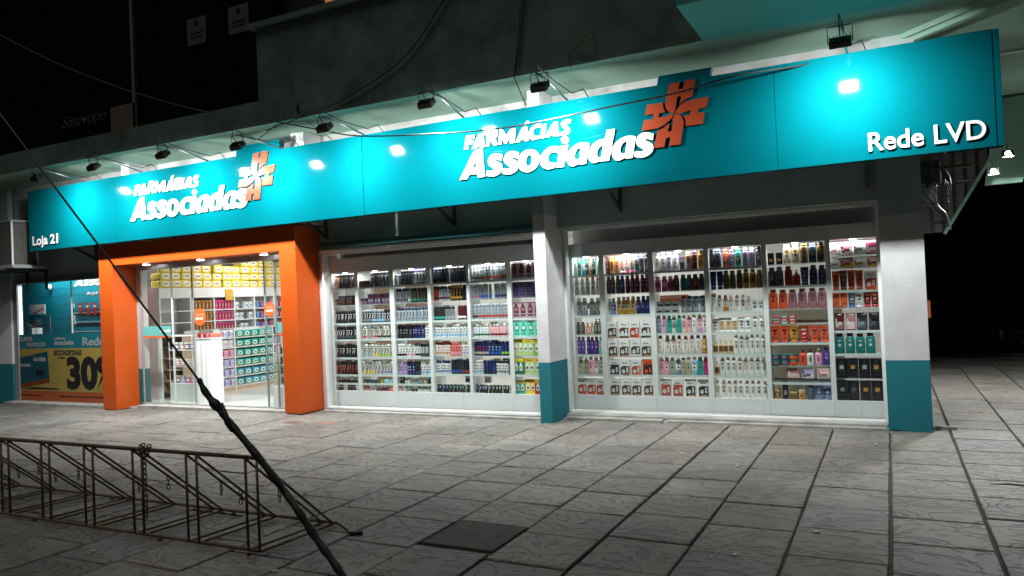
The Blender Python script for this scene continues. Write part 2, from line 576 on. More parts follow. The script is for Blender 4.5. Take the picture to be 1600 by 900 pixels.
# upper storey
up = MB()
up.box(-7.97, -1.65, 8.0, 8.3, 4.225, 5.62, 0)
up.box(-30, -7.972, 8.0, 8.42, 4.225, 4.575, 0)
up.build("upper_wall", m_upper, B)
MB().box(-8.1, -1.6, 7.95, 8.32, 5.622, 5.69).build("parapet_cap", m_upper, B)
so = MB()
so.box(-30, -1.652, 8.0, 16, 4.222, 4.225)
so.box(-1.65, 2.1, 8.003, 26, 4.222, 4.6)
so.build("soffit", m_soffit, B)
MB().box(-1.65, 2.1, 6.87, 8.0, 4.219, 4.6).build("balcony_slab", m_soffit_bounce, B)
MB().box(-30, 2.1, 8.6, 16, 4.6, 11).build("upper_block", mat("dark_upper_render", (.02, .024, .028), .9, var=.2), B)
MB().box(-30, -7.98, 8.36, 8.4, 4.58, 9).build("glazing", m_dkglass, B)
MB().box(-11.07, -11.01, 8.3, 8.356, 4.6, 9).build("mullion", m_greyframe, B)
# diagonal rib at the corner of the soffit
rb = MB()
for (o_, w, h) in ((0, .05, .09), (-.12, .03, .05)):
    rb.prism([(.33 + o_ - w, 9.03), (.33 + o_ + w, 9.03), (2.1 + o_ + w, 7.26 - .0), (2.1 + o_ - w, 7.26)], 4.22 - h, 4.2215, axis='z')
rb.build("soffit_rib", m_soffit, B)
# thin white strips for the bright lines under the right soffit
for y in (10.4, 13.05, 15.7):
    MB().box(.36, 2.08, y - .02, y + .02, 4.19, 4.2215).build("soffit_strip", m_white, B)
# side wall and interior shell
MB().box(.05, .333, 9.502, 16, 0, 4.22).build("side_wall", m_white_wall, B)
sh = MB()
sh.box(-17.7, .05, 15.8, 16, -.02, 3.1)
sh.box(-17.7, -17.5, 9.402, 15.8, -.1, 3.1)
sh.build("rear_wall", m_interior, B)
MB().box(-17.7, .05, 9.32, 15.99, 3.0, 3.1).build("shop_ceiling", m_interior, B)
struct(MB().box(-17.5, .05, 9.0, 15.8, -.06, .012).build("shop_floor", m_tile))
# worn stone steps in front of the glass
st = MB()
st.box(-3.85, -.09, 9.06, 9.22, -.03, .055, bev=.008)
st.box(-3.8, -2.55, 8.93, 9.1, -.03, .035, bev=.006)
st.box(-2.5, -.1, 8.98, 9.1, -.03, .028, bev=.006)
st.box(-7.72, -4.03, 8.8, 8.9, -.03, .03, bev=.006)
st.box(-11.7, -8.1, 8.66, 8.86, -.09, .02, bev=.006)
st.box(-15.75, -11.95, 8.72, 9.0, -.15, -.03, bev=.006)
struct(st.build("door_step", m_stone))

for (x0_, x1_, y_, z0_) in ((-3.85, -.09, 9.56, 2.2), (-7.7, -4.03, 9.34, 2.2)):  # boards added so the void above the display headers stays dark
    MB().box(x0_, x1_, y_, y_ + .05, z0_, 2.99).build("bulkhead", m_interior, B)
# lights of the shop ceiling
for i, (x, y) in enumerate(((-14.2, 11.0), (-11.0, 11.2), (-9.2, 11.2), (-7.0, 11.0), (-5.0, 11.0), (-3.0, 11.0), (-1.2, 11.0), (-9.5, 14), (-5, 14))):
    MB().box(x - .6, x + .6, y - .3, y + .3, 2.96, 2.995).build("ceiling_light", m_alu, B)
    c = bpy.data.objects["ceiling_light" if i == 0 else "ceiling_light.%03d" % i]
    MB().box(x - .57, x + .57, y - .27, y + .27, 2.953, 2.9585).build("diffuser", m_panel_light, c)
    area("panel_light", (x, y, 2.94), (0, 0, -1), 1.2, .6, CEIL_W, (1, .99, .96))

# ------------------------------------------------------------------ main sign
SY = 8.3                      # face of the sign
sg = thing("fascia_sign", "long teal illuminated pharmacy fascia sign with white lettering above the shop windows", "shop sign", (0, 0, 0))
p = MB()
p.box(-14.03, -11.602, SY, SY + .14, 2.82, 3.922, bev=.003)
p.box(-11.598, -6.405, SY, SY + .14, 2.82, 3.922, bev=.003)
p.prism([(-8.775, 3.92), (-7.91, 3.92), (-7.89, 4.066), (-8.755, 4.066)], SY + .004, SY + .1)
p.build("panel", m_teal, sg)
p = MB()
p.box(-6.397, -1.003, SY, SY + .14, 2.822, 3.922, bev=.003)
p.box(-.999, .945, SY, SY + .14, 2.822, 3.922, bev=.003)
p.box(.946, 1.004, SY + .006, SY + .13, 2.822, 3.917, bev=.004)
p.prism([(-2.25, 3.92), (-1.665, 3.92), (-1.64, 4.02), (-2.225, 4.02)], SY + .004, SY + .1)
p.build("panel", m_teal, sg)
LD = .02                     # letters stand off the panel
# outlines of the two brand words, in metres on the sign, outer edge first and then its hole
ASSOC = [[[(-4.858,3.135),(-4.745,3.132),(-4.708,3.186),(-4.602,3.184),(-4.583,3.134),(-4.484,3.135),(-4.506,3.49),(-4.562,3.491),(-4.632,3.467),(-4.68,3.403)],[(-4.662,3.269),(-4.605,3.355),(-4.603,3.268)]],[[(-4.226,3.377),(-4.277,3.398),(-4.343,3.406),(-4.399,3.384),(-4.432,3.334),(-4.429,3.284),(-4.395,3.246),(-4.355,3.217),(-4.358,3.2),(-4.386,3.198),(-4.452,3.21),(-4.469,3.151),(-4.411,3.13),(-4.345,3.127),(-4.278,3.154),(-4.24,3.203),(-4.245,3.262),(-4.282,3.291),(-4.323,3.315),(-4.328,3.326),(-4.308,3.33),(-4.241,3.306)]],[[(-4.001,3.377),(-4.052,3.398),(-4.118,3.406),(-4.174,3.384),(-4.207,3.334),(-4.204,3.284),(-4.17,3.246),(-4.13,3.217),(-4.133,3.2),(-4.161,3.198),(-4.227,3.21),(-4.244,3.151),(-4.186,3.13),(-4.12,3.127),(-4.053,3.154),(-4.015,3.203),(-4.02,3.262),(-4.057,3.291),(-4.098,3.315),(-4.103,3.326),(-4.083,3.33),(-4.016,3.306)]],[[(-3.839,3.394),(-3.771,3.372),(-3.732,3.322),(-3.727,3.266),(-3.749,3.2),(-3.797,3.15),(-3.875,3.124),(-3.943,3.136),(-3.996,3.173),(-4.015,3.231),(-4.006,3.286),(-3.98,3.346),(-3.932,3.382),(-3.885,3.397)],[(-3.857,3.331),(-3.835,3.321),(-3.827,3.292),(-3.835,3.238),(-3.855,3.205),(-3.883,3.196),(-3.905,3.211),(-3.91,3.247),(-3.899,3.294),(-3.88,3.323)]],[[(-3.465,3.381),(-3.522,3.395),(-3.589,3.39),(-3.65,3.36),(-3.698,3.311),(-3.718,3.251),(-3.711,3.195),(-3.676,3.15),(-3.624,3.13),(-3.572,3.129),(-3.53,3.14),(-3.514,3.196),(-3.546,3.198),(-3.583,3.204),(-3.608,3.231),(-3.614,3.259),(-3.601,3.299),(-3.57,3.322),(-3.532,3.326),(-3.483,3.305)]],[[(-3.45,3.388),(-3.345,3.389),(-3.412,3.133),(-3.51,3.137)]],[[(-3.332,3.443),(-3.336,3.429),(-3.345,3.416),(-3.359,3.408),(-3.376,3.405),(-3.394,3.407),(-3.41,3.415),(-3.423,3.427),(-3.431,3.441),(-3.434,3.457),(-3.43,3.472),(-3.42,3.484),(-3.406,3.492),(-3.389,3.495),(-3.372,3.493),(-3.355,3.485),(-3.342,3.473),(-3.334,3.459)]],[[(-3.078,3.371),(-3.132,3.39),(-3.201,3.391),(-3.271,3.368),(-3.334,3.32),(-3.367,3.259),(-3.366,3.186),(-3.334,3.138),(-3.282,3.128),(-3.217,3.151),(-3.207,3.137),(-3.127,3.138)],[(-3.184,3.335),(-3.221,3.326),(-3.253,3.294),(-3.271,3.247),(-3.265,3.214),(-3.236,3.199),(-3.214,3.202)]],[[(-2.854,3.496),(-2.755,3.496),(-2.845,3.14),(-2.953,3.145),(-2.959,3.153),(-3.009,3.135),(-3.059,3.143),(-3.091,3.185),(-3.094,3.242),(-3.068,3.31),(-3.015,3.367),(-2.946,3.394),(-2.883,3.397)],[(-2.907,3.331),(-2.95,3.311),(-2.981,3.267),(-2.99,3.221),(-2.976,3.195),(-2.947,3.19),(-2.934,3.214)]],[[(-2.513,3.371),(-2.567,3.39),(-2.636,3.391),(-2.706,3.368),(-2.769,3.32),(-2.802,3.259),(-2.801,3.186),(-2.769,3.138),(-2.717,3.128),(-2.652,3.151),(-2.642,3.137),(-2.562,3.138)],[(-2.619,3.335),(-2.656,3.326),(-2.688,3.294),(-2.706,3.247),(-2.7,3.214),(-2.671,3.199),(-2.649,3.202)]],[[(-2.304,3.377),(-2.355,3.398),(-2.421,3.406),(-2.477,3.384),(-2.51,3.334),(-2.507,3.284),(-2.473,3.246),(-2.433,3.217),(-2.436,3.2),(-2.464,3.198),(-2.53,3.21),(-2.547,3.151),(-2.489,3.13),(-2.423,3.127),(-2.356,3.154),(-2.318,3.203),(-2.323,3.262),(-2.36,3.291),(-2.401,3.315),(-2.406,3.326),(-2.386,3.33),(-2.319,3.306)]]]
FARM = [[[(-4.733,3.682),(-4.605,3.68),(-4.618,3.636),(-4.68,3.635),(-4.687,3.611),(-4.634,3.609),(-4.646,3.568),(-4.696,3.57),(-4.715,3.51),(-4.775,3.51)]],[[(-4.657,3.507),(-4.597,3.504),(-4.581,3.525),(-4.537,3.521),(-4.53,3.507),(-4.472,3.506),(-4.487,3.682),(-4.534,3.684),(-4.566,3.659)],[(-4.56,3.567),(-4.535,3.605),(-4.531,3.568)]],[[(-4.454,3.511),(-4.414,3.702),(-4.367,3.718),(-4.307,3.705),(-4.283,3.67),(-4.288,3.626),(-4.317,3.594),(-4.287,3.511),(-4.347,3.512),(-4.379,3.58),(-4.389,3.581),(-4.406,3.511)],[(-4.375,3.66),(-4.349,3.666),(-4.34,3.647),(-4.357,3.617),(-4.382,3.616)]],[[(-4.28,3.512),(-4.246,3.701),(-4.202,3.681),(-4.165,3.6),(-4.102,3.676),(-4.027,3.681),(-4.055,3.505),(-4.12,3.509),(-4.102,3.61),(-4.165,3.513),(-4.195,3.515),(-4.222,3.608),(-4.235,3.511)]],[[(-4.04,3.508),(-3.986,3.505),(-3.97,3.53),(-3.922,3.525),(-3.913,3.507),(-3.863,3.507),(-3.875,3.68),(-3.924,3.678),(-3.95,3.655)],[(-3.946,3.571),(-3.921,3.602),(-3.917,3.571)]],[[(-3.914,3.716),(-3.862,3.753),(-3.831,3.729),(-3.894,3.696)]],[[(-3.682,3.683),(-3.725,3.691),(-3.783,3.68),(-3.833,3.643),(-3.854,3.593),(-3.852,3.545),(-3.82,3.511),(-3.772,3.505),(-3.728,3.513),(-3.72,3.55),(-3.76,3.547),(-3.793,3.567),(-3.796,3.599),(-3.775,3.635),(-3.736,3.649),(-3.694,3.639)]],[[(-3.668,3.674),(-3.614,3.678),(-3.659,3.51),(-3.712,3.514)]],[[(-3.647,3.513),(-3.592,3.51),(-3.578,3.534),(-3.534,3.53),(-3.526,3.511),(-3.468,3.512),(-3.469,3.683),(-3.516,3.681),(-3.545,3.659)],[(-3.549,3.573),(-3.524,3.604),(-3.521,3.575)]],[[(-3.295,3.679),(-3.329,3.691),(-3.385,3.688),(-3.419,3.658),(-3.421,3.62),(-3.39,3.585),(-3.37,3.561),(-3.391,3.549),(-3.442,3.552),(-3.451,3.516),(-3.412,3.507),(-3.356,3.51),(-3.32,3.537),(-3.316,3.579),(-3.351,3.619),(-3.359,3.641),(-3.341,3.647),(-3.309,3.638)]]]
def rounded(pts, n=4):
    """smooth closed outline that keeps its sharp corners"""
    N = len(pts)
    P = [Vector((x, z)) for x, z in pts]
    corner = []
    for i in range(N):
        a = (P[i] - P[i - 1]); b = (P[(i + 1) % N] - P[i])
        corner.append(a.length < 1e-5 or b.length < 1e-5 or abs(a.angle(b)) > R(52))
    out = []
    for i in range(N):
        b, c = P[i], P[(i + 1) % N]
        a = b if corner[i] else P[i - 1]
        d = c if corner[(i + 1) % N] else P[(i + 2) % N]
        if corner[i] and corner[(i + 1) % N]:
            out.append(b); continue
        for k in range(n):
            u = k / n
            out.append(.5 * ((2 * b) + (c - a) * u + (2 * a - 5 * b + 4 * c - d) * u * u + (3 * b - a - 3 * c + d) * u ** 3))
    return out
def brand_word(shapes, box, y0=None, depth=None, face=None, side=None, parent=None):
    f = [p for g_ in shapes for c in g_ for p in c]
    a0, a1, b0, b1 = min(p[0] for p in f), max(p[0] for p in f), min(p[1] for p in f), max(p[1] for p in f)
    x0, x1, z0, z1 = box
    cu = bpy.data.curves.new("lettering", 'CURVE')
    cu.dimensions = '2D'; cu.fill_mode = 'BOTH'; cu.extrude = .5
    for g_ in shapes:
        for c in g_:
            r_ = rounded(c)
            sp = cu.splines.new('POLY'); sp.points.add(len(r_) - 1)
            for k, p in enumerate(r_):
                sp.points[k].co = (x0 + (p.x - a0) / (a1 - a0) * (x1 - x0), z0 + (p.y - b0) / (b1 - b0) * (z1 - z0), 0, 1)
            sp.use_cyclic_u = True
    o = bpy.data.objects.new("lettering", cu); COL.objects.link(o)
    me = bpy.data.meshes.new_from_object(o.evaluated_get(bpy.context.evaluated_depsgraph_get()))
    bpy.data.objects.remove(o); bpy.data.curves.remove(cu)
    b = bmesh.new(); b.from_mesh(me); bpy.data.meshes.remove(me)
    for v in b.verts:
        v.co = (v.co.x, y0 if v.co.z > 0 else y0 + depth, v.co.y)
    bmesh.ops.recalc_face_normals(b, faces=b.faces[:])
    for f_ in b.faces: f_.material_index = 1 if abs(f_.normal.y) < .5 else 0
    me = bpy.data.meshes.new("lettering"); b.to_mesh(me); b.free()
    me.materials.append(face); me.materials.append(side)
    return link("lettering", me, parent)
def word(body, x0, x1, z0, z1, bold, shear=0.0, d=LD):
    return letters("lettering", body, x0, x1, z0, z1, SY - d, d - .002, m_white_letter, bold, shear, sg, 5, m_dark_edge)
for sh_, bx_ in ((ASSOC, (-4.858, -2.304, 3.124, 3.496)), (FARM, (-4.775, -3.295, 3.504, 3.753)), (ASSOC, (-11.21, -8.545, 3.125, 3.513)), (FARM, (-11.1, -9.555, 3.543, 3.788))):
    brand_word(sh_, bx_, SY - LD, LD - .002, m_white_letter, m_dark_edge, sg)
word("Rede LVD", -.135, .862, 2.9, 3.085, .014)
word("Loja 21", -13.9, -13.15, 2.862, 3.09, .03)
ARMS = dict(
 top=[(-0.04, 0.33), (0.078, 0.338), (0.054, 0.256), (0.108, 0.256), (0.131, 0.343), (0.252, 0.338), (0.206, 0.154), (0.151, 0.144), (0.093, 0.117), (0.063, 0.087), (0.086, 0.18), (0.039, 0.177), (0.017, 0.069), (0.006, 0.03), (-0.002, 0.004), (-0.036, 0.013), (-0.072, 0.034), (-0.096, 0.077), (-0.098, 0.127)],
 right=[(0.004, 0.006), (0.026, 0.035), (0.070, 0.082), (0.136, 0.110), (0.217, 0.119), (0.383, 0.123), (0.355, 0.014), (0.267, 0.009), (0.255, -0.035), (0.333, -0.037), (0.305, -0.162), (0.121, -0.161), (0.119, -0.092), (0.102, -0.048), (0.171, -0.042), (0.188, 0.004), (0.114, -0.001), (0.071, -0.019), (0.036, -0.003)],
 bottom=[(0.006, -0.006), (0.046, -0.02), (0.082, -0.05), (0.1, -0.111), (0.09, -0.171), (0.051, -0.356), (-0.076, -0.353), (-0.054, -0.262), (-0.106, -0.262), (-0.132, -0.36), (-0.252, -0.355), (-0.197, -0.173), (-0.133, -0.15), (-0.073, -0.112), (-0.057, -0.112), (-0.087, -0.191), (-0.039, -0.194), (-0.02, -0.08), (-0.026, -0.071)],
 left=[(-0.005, -0.004), (-0.052, 0.001), (-0.088, -0.021), (-0.185, -0.021), (-0.17, 0.026), (-0.1, 0.027), (-0.122, 0.083), (-0.125, 0.14), (-0.306, 0.14), (-0.333, 0.026), (-0.236, 0.027), (-0.244, -0.029), (-0.348, -0.03), (-0.379, -0.145), (-0.202, -0.141), (-0.126, -0.113), (-0.055, -0.068), (-0.024, -0.041)])
for (cx, cz) in ((-2.06, 3.572), (-8.353, 3.579)):
    l = MB()
    for a in ARMS.values():
        l.prism([(cx + x, cz + z) for x, z in a], SY - .024, SY - .002, 0)
    bmesh.ops.recalc_face_normals(l.bm, faces=l.bm.faces[:])
    for f in l.bm.faces:
        if abs(f.normal.y) < .5: f.material_index = 1
    l.build("cross_emblem", [m_orange_letter, m_dark_edge], sg)
# brackets that hold the sign off the wall
for x in (-13.2, -10.6, -7.7, -5.4, -2.98, -.18):
    br = MB()
    br.prism([(SY + .142, 2.9), (SY + .142, 2.86), (SY + .24, 2.86), (WY - .05, 2.64), (WY - .003, 2.62), (WY - .003, 2.9), (WY - .05, 2.9), (WY - .05, 2.69), (SY + .3, 2.87), (SY + .3, 2.9)], x - .015, x + .015, axis='x')
    br.build("bracket", m_dark, sg)

# floodlights on arms in front of the sign
LAMPS = ((-12.388, 3.883, 'over the sign above the small shop number'), (-10.948, 3.894, 'over the sign above the first letters of the left lettering'), (-9.377, 3.889, 'over the sign above the last letters of the left lettering'),
         (-7.88, 3.827, 'over the sign just past the left orange emblem'), (-6.352, 3.859, 'over the sign above the seam of the two teal panels'), (-4.803, 3.93, 'over the sign above the first letter of the right lettering'),
         (-3.329, 3.886, 'over the sign just before the right orange emblem'), (-.313, 3.801, 'standing alone over the far end of the sign above its small lettering'))
for i, (x, z, wh) in enumerate(LAMPS):
    t = thing("floodlight", "black floodlight " + wh, "floodlight", (x, 7.5, z), "floodlights along the top of the sign")
    tilt = R(49)
    # local frame of the lamp head: face looks down and back to the sign
    d = Vector((0, math.cos(tilt), -math.sin(tilt)))
    h = MB()
    h.box(-.095, .095, -.032, .02, -.068, .068, bev=.006)
    for k in range(7):
        h.box(-.085 + k * .028 - .003, -.085 + k * .028 + .003, -.055, -.03, -.058, .058)
    for v in h.bm.verts:
        y, zz = v.co.y, v.co.z
        v.co.y = y * math.cos(tilt) + zz * math.sin(tilt)
        v.co.z = -y * math.sin(tilt) + zz * math.cos(tilt)
    h.build("housing", m_black, t)
    l = MB()
    l.box(-.08, .08, .0192, .0204, -.055, .055)
    for v in l.bm.verts:
        y, zz = v.co.y, v.co.z
        v.co.y = y * math.cos(tilt) + zz * math.sin(tilt)
        v.co.z = -y * math.sin(tilt) + zz * math.cos(tilt)
    l.build("lens", m_lens, t)
    k = MB()
    k.tube([(-.105, 0, 0), (-.105, -.02, .15), (.105, -.02, .15), (.105, 0, 0)], .006, 6)
    k.build("yoke", m_black, t)
    a = MB()
    zt = 3.925 - z
    sx = .02 if i % 2 else -.02
    a.tube([(sx, -.03, .155), (sx, .3, .14), (sx + .0, SY - 7.5 + .05, zt)], .013, 8)
    a.build("arm", m_greyframe, t)
    c = MB()
    c.tube([(0, -.03, .05), (.0, -.1, .13), (0, -.07, .24), (.02, .0, .2), (.03, .3, .15), (.06, SY - 7.5, zt + .07), (.16, SY - 7.4, zt + .13), (.2, SY - 7.3, zt + .02)], .006, 6)
    c.build("cable", m_black, t)
    area("flood", d * .045, d, .16, .11, FLOOD_W, (.96, 1, 1), 160, parent=t)

# ------------------------------------------------------------------ orange portal
t = thing("entrance_portal", "bright orange box portal framing the glass entrance", "portal", (-10.1, 8.5, 0))
x0, x1, xi0, xi1 = -2.28, 2.245, -1.925, 1.925
q = MB()
q.box(x0, xi0, 0, .45, -.045, 2.45, bev=.004)
q.build("jamb", m_orange, t)
q = MB(); q.box(xi1, x1, 0, .56, .016, 2.45, bev=.004)
q.build("jamb", m_orange, t)
for (a_, b_, z_) in ((x0, xi0, -.046), (xi1, x1, .015)):
    MB().box(a_ + .02, b_ - .02, .02, .43, -.09, z_).build("plinth", m_dark, t)
q = MB(); q.box(x0, x1, 0, .54, 2.452, 2.815, bev=.004)
q.build("header", m_orange, t)
for x in (-1.3, .02, 1.42):
    d_ = MB(); d_.loft([(2.436, .06, .06, 0), (2.451, .075, .075, 0)], 20)
    d_.loft([(2.43, .055, .055, 1), (2.4365, .058, .058, 1)], 20)
    for v in d_.bm.verts: v.co.x += x; v.co.y += .2
    d_.build("downlight", [m_alu, m_puck], t)
    area("down", (x, .2, 2.42), (0, 0, -1), .1, .1, 3.5, (1, .97, .9), 120, parent=t)

# ------------------------------------------------------------------ shop windows
def window(name, label, X0, X1, Z0, Z1, yf, edges, fw=.035, rail=True):
    t = thing(name, label, "shop window", ((X0 + X1) / 2, yf, Z0))
    ox = (X0 + X1) / 2
    f = MB()
    a, b = X0 - ox, X1 - ox
    H = Z1 - Z0
    f.box(a, a + fw, -.05, .06, 0, H)
    f.box(b - fw, b, -.05, .06, 0, H)
    f.box(a + fw, b - fw, -.05, .06, H - fw, H)
    f.box(a + fw, b - fw, -.06, .07, -.0, .018)
    f.box(a + fw, b - fw, -.03, -.015, .018, .034)
    f.build("frame", m_alu, t)
    es = [X0 + fw] + list(edges) + [X1 - fw]
    for i in range(len(es) - 1):
        g_ = MB()
        yy = -.004 + (.012 if i % 2 else 0)
        g_.box(es[i] - ox + .003, es[i + 1] - ox + (.0 if i == len(es) - 2 else .012), yy, yy + .008, .02, H - fw - .002)
        g_.build("pane", m_glass, t)
    return t

window("shop_window", "wide glass shop window between the two white pillars, full of bottles and cartons", -3.857, -.087, .055, 2.482, 9.24, (-2.62, -1.4, -.36))
window("shop_window", "glass shop window between the orange portal and the middle pillar, full of spray cans", -7.72, -4.022, .05, 2.40, 8.96, (-6.62, -5.35))
# roller awning above that window
t = thing("awning_roll", "dark teal rolled up awning above the spray can window", "awning", (-5.87, 8.86, 2.5))
a = MB(); a.tube([(-1.8, 0, 0), (1.84, 0, 0)], .055, 14)
a.build("roll", mat("teal_awning_cloth", (.006, .085, .085), .7, var=.2, vscale=8, bump=.2, bscale=40), t)
a = MB(); a.box(-1.8, 1.84, -.03, .03, -.1, -.06, bev=.004); a.build("front_rail", m_alu, t)
for x in (-1.7, 0, 1.74): MB().box(x - .02, x + .02, .05, .187, -.03, .03).build("bracket", m_dark, t)

# ------------------------------------------------------------------ products
def hexc(s):
    return (*hx(s), 1.0)
CL = dict(mint='7fd0b4', darkgreen='16443e', cyan='30b4d4', green='2f6b58', coral='e08070', white='dcdcd8', offwhite='c9c8be', black='101014', charcoal='2a2b30', grey='80868a',
          silver='9aa2a8', maroon='52202c', gold='b98a35', tan='c09470', blush='e6b8b4', brown='5c3a2a', navy='1c2a58', wine='6a2440', beige='b8aa90', sage='98a890', pink='dc9cb4',
          hotpink='c83c78', lilac='b49cc4', purple='4a3484', plum='58485c', brick='a8432c', orange='d8532a', amber='b47830', teal='12706c', aqua='28a090', olive='6a5c2c',
          slate='4c5464', bluegrey='7888b0', mauve='a06a74', red='b8242c', yellow='e2c030', champagne='c8b48c', blue='2456a8', lightblue='88b8d8', darkred='5a1c20', lime='8cc03c', darkbrown='33241f', bronze='6b5330', peach='d8a080', dusty='a08890', palegreen='b4c888', taupe='4a3c34')

_mesh = {}
def shared(key, fn):
    if key not in _mesh:
        _mesh[key] = fn()
    return _mesh[key]

def m_bottle(v):
    g = MB()
    F = .35
    if v == 0:      # flat shoulder bottle
        pr = [(0, .027, .016, 0), (.006, .031, .019, 0), (.05, .032, .02, (0, 0, F)), (.055, .032, .02, 0), (.075, .032, .02, (0, 1, F)), (.12, .031, .019, (0, 1, F)), (.145, .03, .018, 0), (.16, .026, .016, 0), (.166, .019, .013, 0)]
    elif v == 1:    # tall waisted bottle
        pr = [(0, .026, .016, 0), (.006, .03, .019, 0), (.06, .029, .018, 0), (.11, .027, .017, (0, 1, F)), (.135, .028, .017, (0, 1, F)), (.155, .024, .015, 0), (.165, .018, .012, 0)]
    else:           # straight sided
        pr = [(0, .028, .018, 0), (.005, .03, .02, 0), (.03, .03, .02, 0), (.1, .03, .02, (0, 1, .5)), (.14, .03, .02, 0), (.157, .028, .019, 0), (.165, .02, .014, 0)]
    g.loft(pr, 18, 2.4)
    # printed words and an emblem, as thin raised marks
    for (x, z, w, h) in ((-.012, .128, .024, .006), (-.009, .118, .018, .004)):
        g.box(x, x + w, -.0215, -.0195, z, z + h, 2)
    if v == 1:
        g.prism([(0, .1), (.008, .085), (.007, .07), (0, .06), (-.007, .07), (-.008, .085)], -.0205, -.017, 2)
    else:
        g.prism([(0, .1), (.01, .09), (.008, .076), (-.006, .072), (-.011, .086)], -.0215, -.0185, 2)
    return g.mesh("bottle", [m_body, m_label, m_print])
def m_cap(v):
    g = MB()
    if v == 1: g.loft([(.1655, .017, .012, 0), (.168, .019, .014, 0), (.196, .015, .012, 0), (.2, .011, .009, 0)], 14, 2.4)
    else: g.loft([(.1665, .02, .014, 0), (.169, .022, .016, 0), (.194, .021, .015, 0), (.198, .018, .013, 0)], 14, 2.4)
    return g.mesh("cap", m_body)
def m_tube():
    g = MB()
    g.loft([(.031, .022, .016, 0), (.036, .026, .019, 0), (.08, .029, .017, (0, 1, .4)), (.14, .031, .011, (0, 1, .4)), (.188, .032, .004, 0), (.2, .032, .0025, 0)], 18, 2.2)
    for (x, z, w, h) in ((-.018, .15, .036, .008), (-.012, .138, .024, .005), (-.014, .06, .028, .004)):
        g.box(x, x + w, -.0205, -.012, z, z + h, 2)
    g.prism([(.004, .122), (.013, .112), (.01, .095), (-.008, .09), (-.013, .104), (-.004, .112)], -.0195, -.012, 2)
    return g.mesh("tube", [m_body, m_label, m_print])
def m_tubecap():
    g = MB(); g.loft([(0, .024, .017, 0), (.004, .026, .019, 0), (.03, .026, .019, 0)], 16, 2.2)
    return g.mesh("cap", m_body)
def m_pump():
    g = MB()
    g.loft([(0, .025, .022, 0), (.004, .028, .024, 0), (.03, .028, .024, (0, 0, .4)), (.1, .028, .024, (0, 1, .4)), (.125, .026, .022, 0), (.136, .013, .013, 0)], 18, 2.3)
    for (x, z, w, h) in ((-.006, .04, .012, .05), (-.014, .1, .028, .006)):
        g.box(x, x + w, -.0255, -.0235, z, z + h, 2)
    return g.mesh("bottle", [m_body, m_label, m_print])
def m_pumphead():
    g = MB()
    g.loft([(.1365, .014, .014, 0), (.15, .014, .014, 0)], 12)
    g.loft([(.1505, .005, .005, 0), (.166, .005, .005, 0)], 8)
    g.box(-.008, .014, -.03, .008, .1665, .176, 0, bev=.002)
    return g.mesh("pump_head", m_body)
def m_jar():
    g = MB(); g.loft([(0, .034, .034, 0), (.004, .038, .038, 0), (.014, .038, .038, 0), (.038, .038, .038, (0, 1, .3)), (.046, .038, .038, 0)], 20)
    g.box(-.016, .016, -.0395, -.0375, .022, .03, 2)
    return g.mesh("jar", [m_body, m_label, m_print])
def m_lid():
    g = MB(); g.loft([(.0465, .037, .037, 0), (.049, .0395, .0395, 0), (.062, .0395, .0395, 0), (.065, .037, .037, 0)], 20)
    return g.mesh("lid", m_body)
def m_can(v):
    g = MB()
    g.loft([(0, .02, .02, 0), (.003, .0215, .0215, 0), (.02, .0215, .0215, 0), (.045, .0215, .0215, (0, 1, .2)) if v != 1 else (.045, .0215, .0215, 1), (.105, .0215, .0215, 0), (.122, .0215, .0215, 0), (.127, .019, .019, 0), (.1275, .0205, .0205, 3), (.15, .0205, .0205, 3), (.16, .016, .016, 3), (.163, .008, .008, 3)], 14)
    if v == 0:   # swoosh
        g.prism([(-.014, .05), (-.004, .052), (.014, .098), (.004, .094)], -.0225, -.017, 2)
        g.box(-.012, .012, -.0225, -.017, .105, .113, 2)
    elif v == 1: # dot and words
        g.prism([(.009 * math.cos(a * PI / 5), .098 + .009 * math.sin(a * PI / 5)) for a in range(10)], -.0222, -.016, 2)
        g.box(-.012, .012, -.0222, -.017, .062, .07, 2)
    else:        # upright words
        g.box(-.006, .006, -.0222, -.016, .055, .11, 2)
    return g.mesh("spray_can", [m_body, m_label, m_print, prop("cap_colour")])
_pm = {}
def prop(a):
    if a not in _pm: _pm[a] = prop_mat("pack_cap", a, .35)
    return _pm[a]
def m_roll():
    g = MB()
    g.loft([(0, .018, .018, 3), (.002, .02, .02, 3), (.04, .019, .019, 3), (.043, .022, .017, 0), (.06, .022, .017, (0, 1, .4)), (.09, .02, .016, 0), (.1, .014, .012, 0)], 14)
    g.prism([(-.01, .055), (0, .053), (.012, .082), (.003, .08)], -.0185, -.014, 2)
    return g.mesh("roll_on", [m_body, m_label, m_print, prop("cap_colour")])
def m_box(w, h, d):
    g = MB()
    g.box(-w / 2, w / 2, -d / 2, d / 2, 0, h, 0, bev=.0015)
    g.box(-w * .4, w * .4, -d / 2 - .0012, -d / 2 + .001, h * .62, h * .8, 1)
    g.box(-w * .28, w * .28, -d / 2 - .0012, -d / 2 + .001, h * .25, h * .5, 2)
    return g.mesh("carton", [m_body, m_label, m_print])
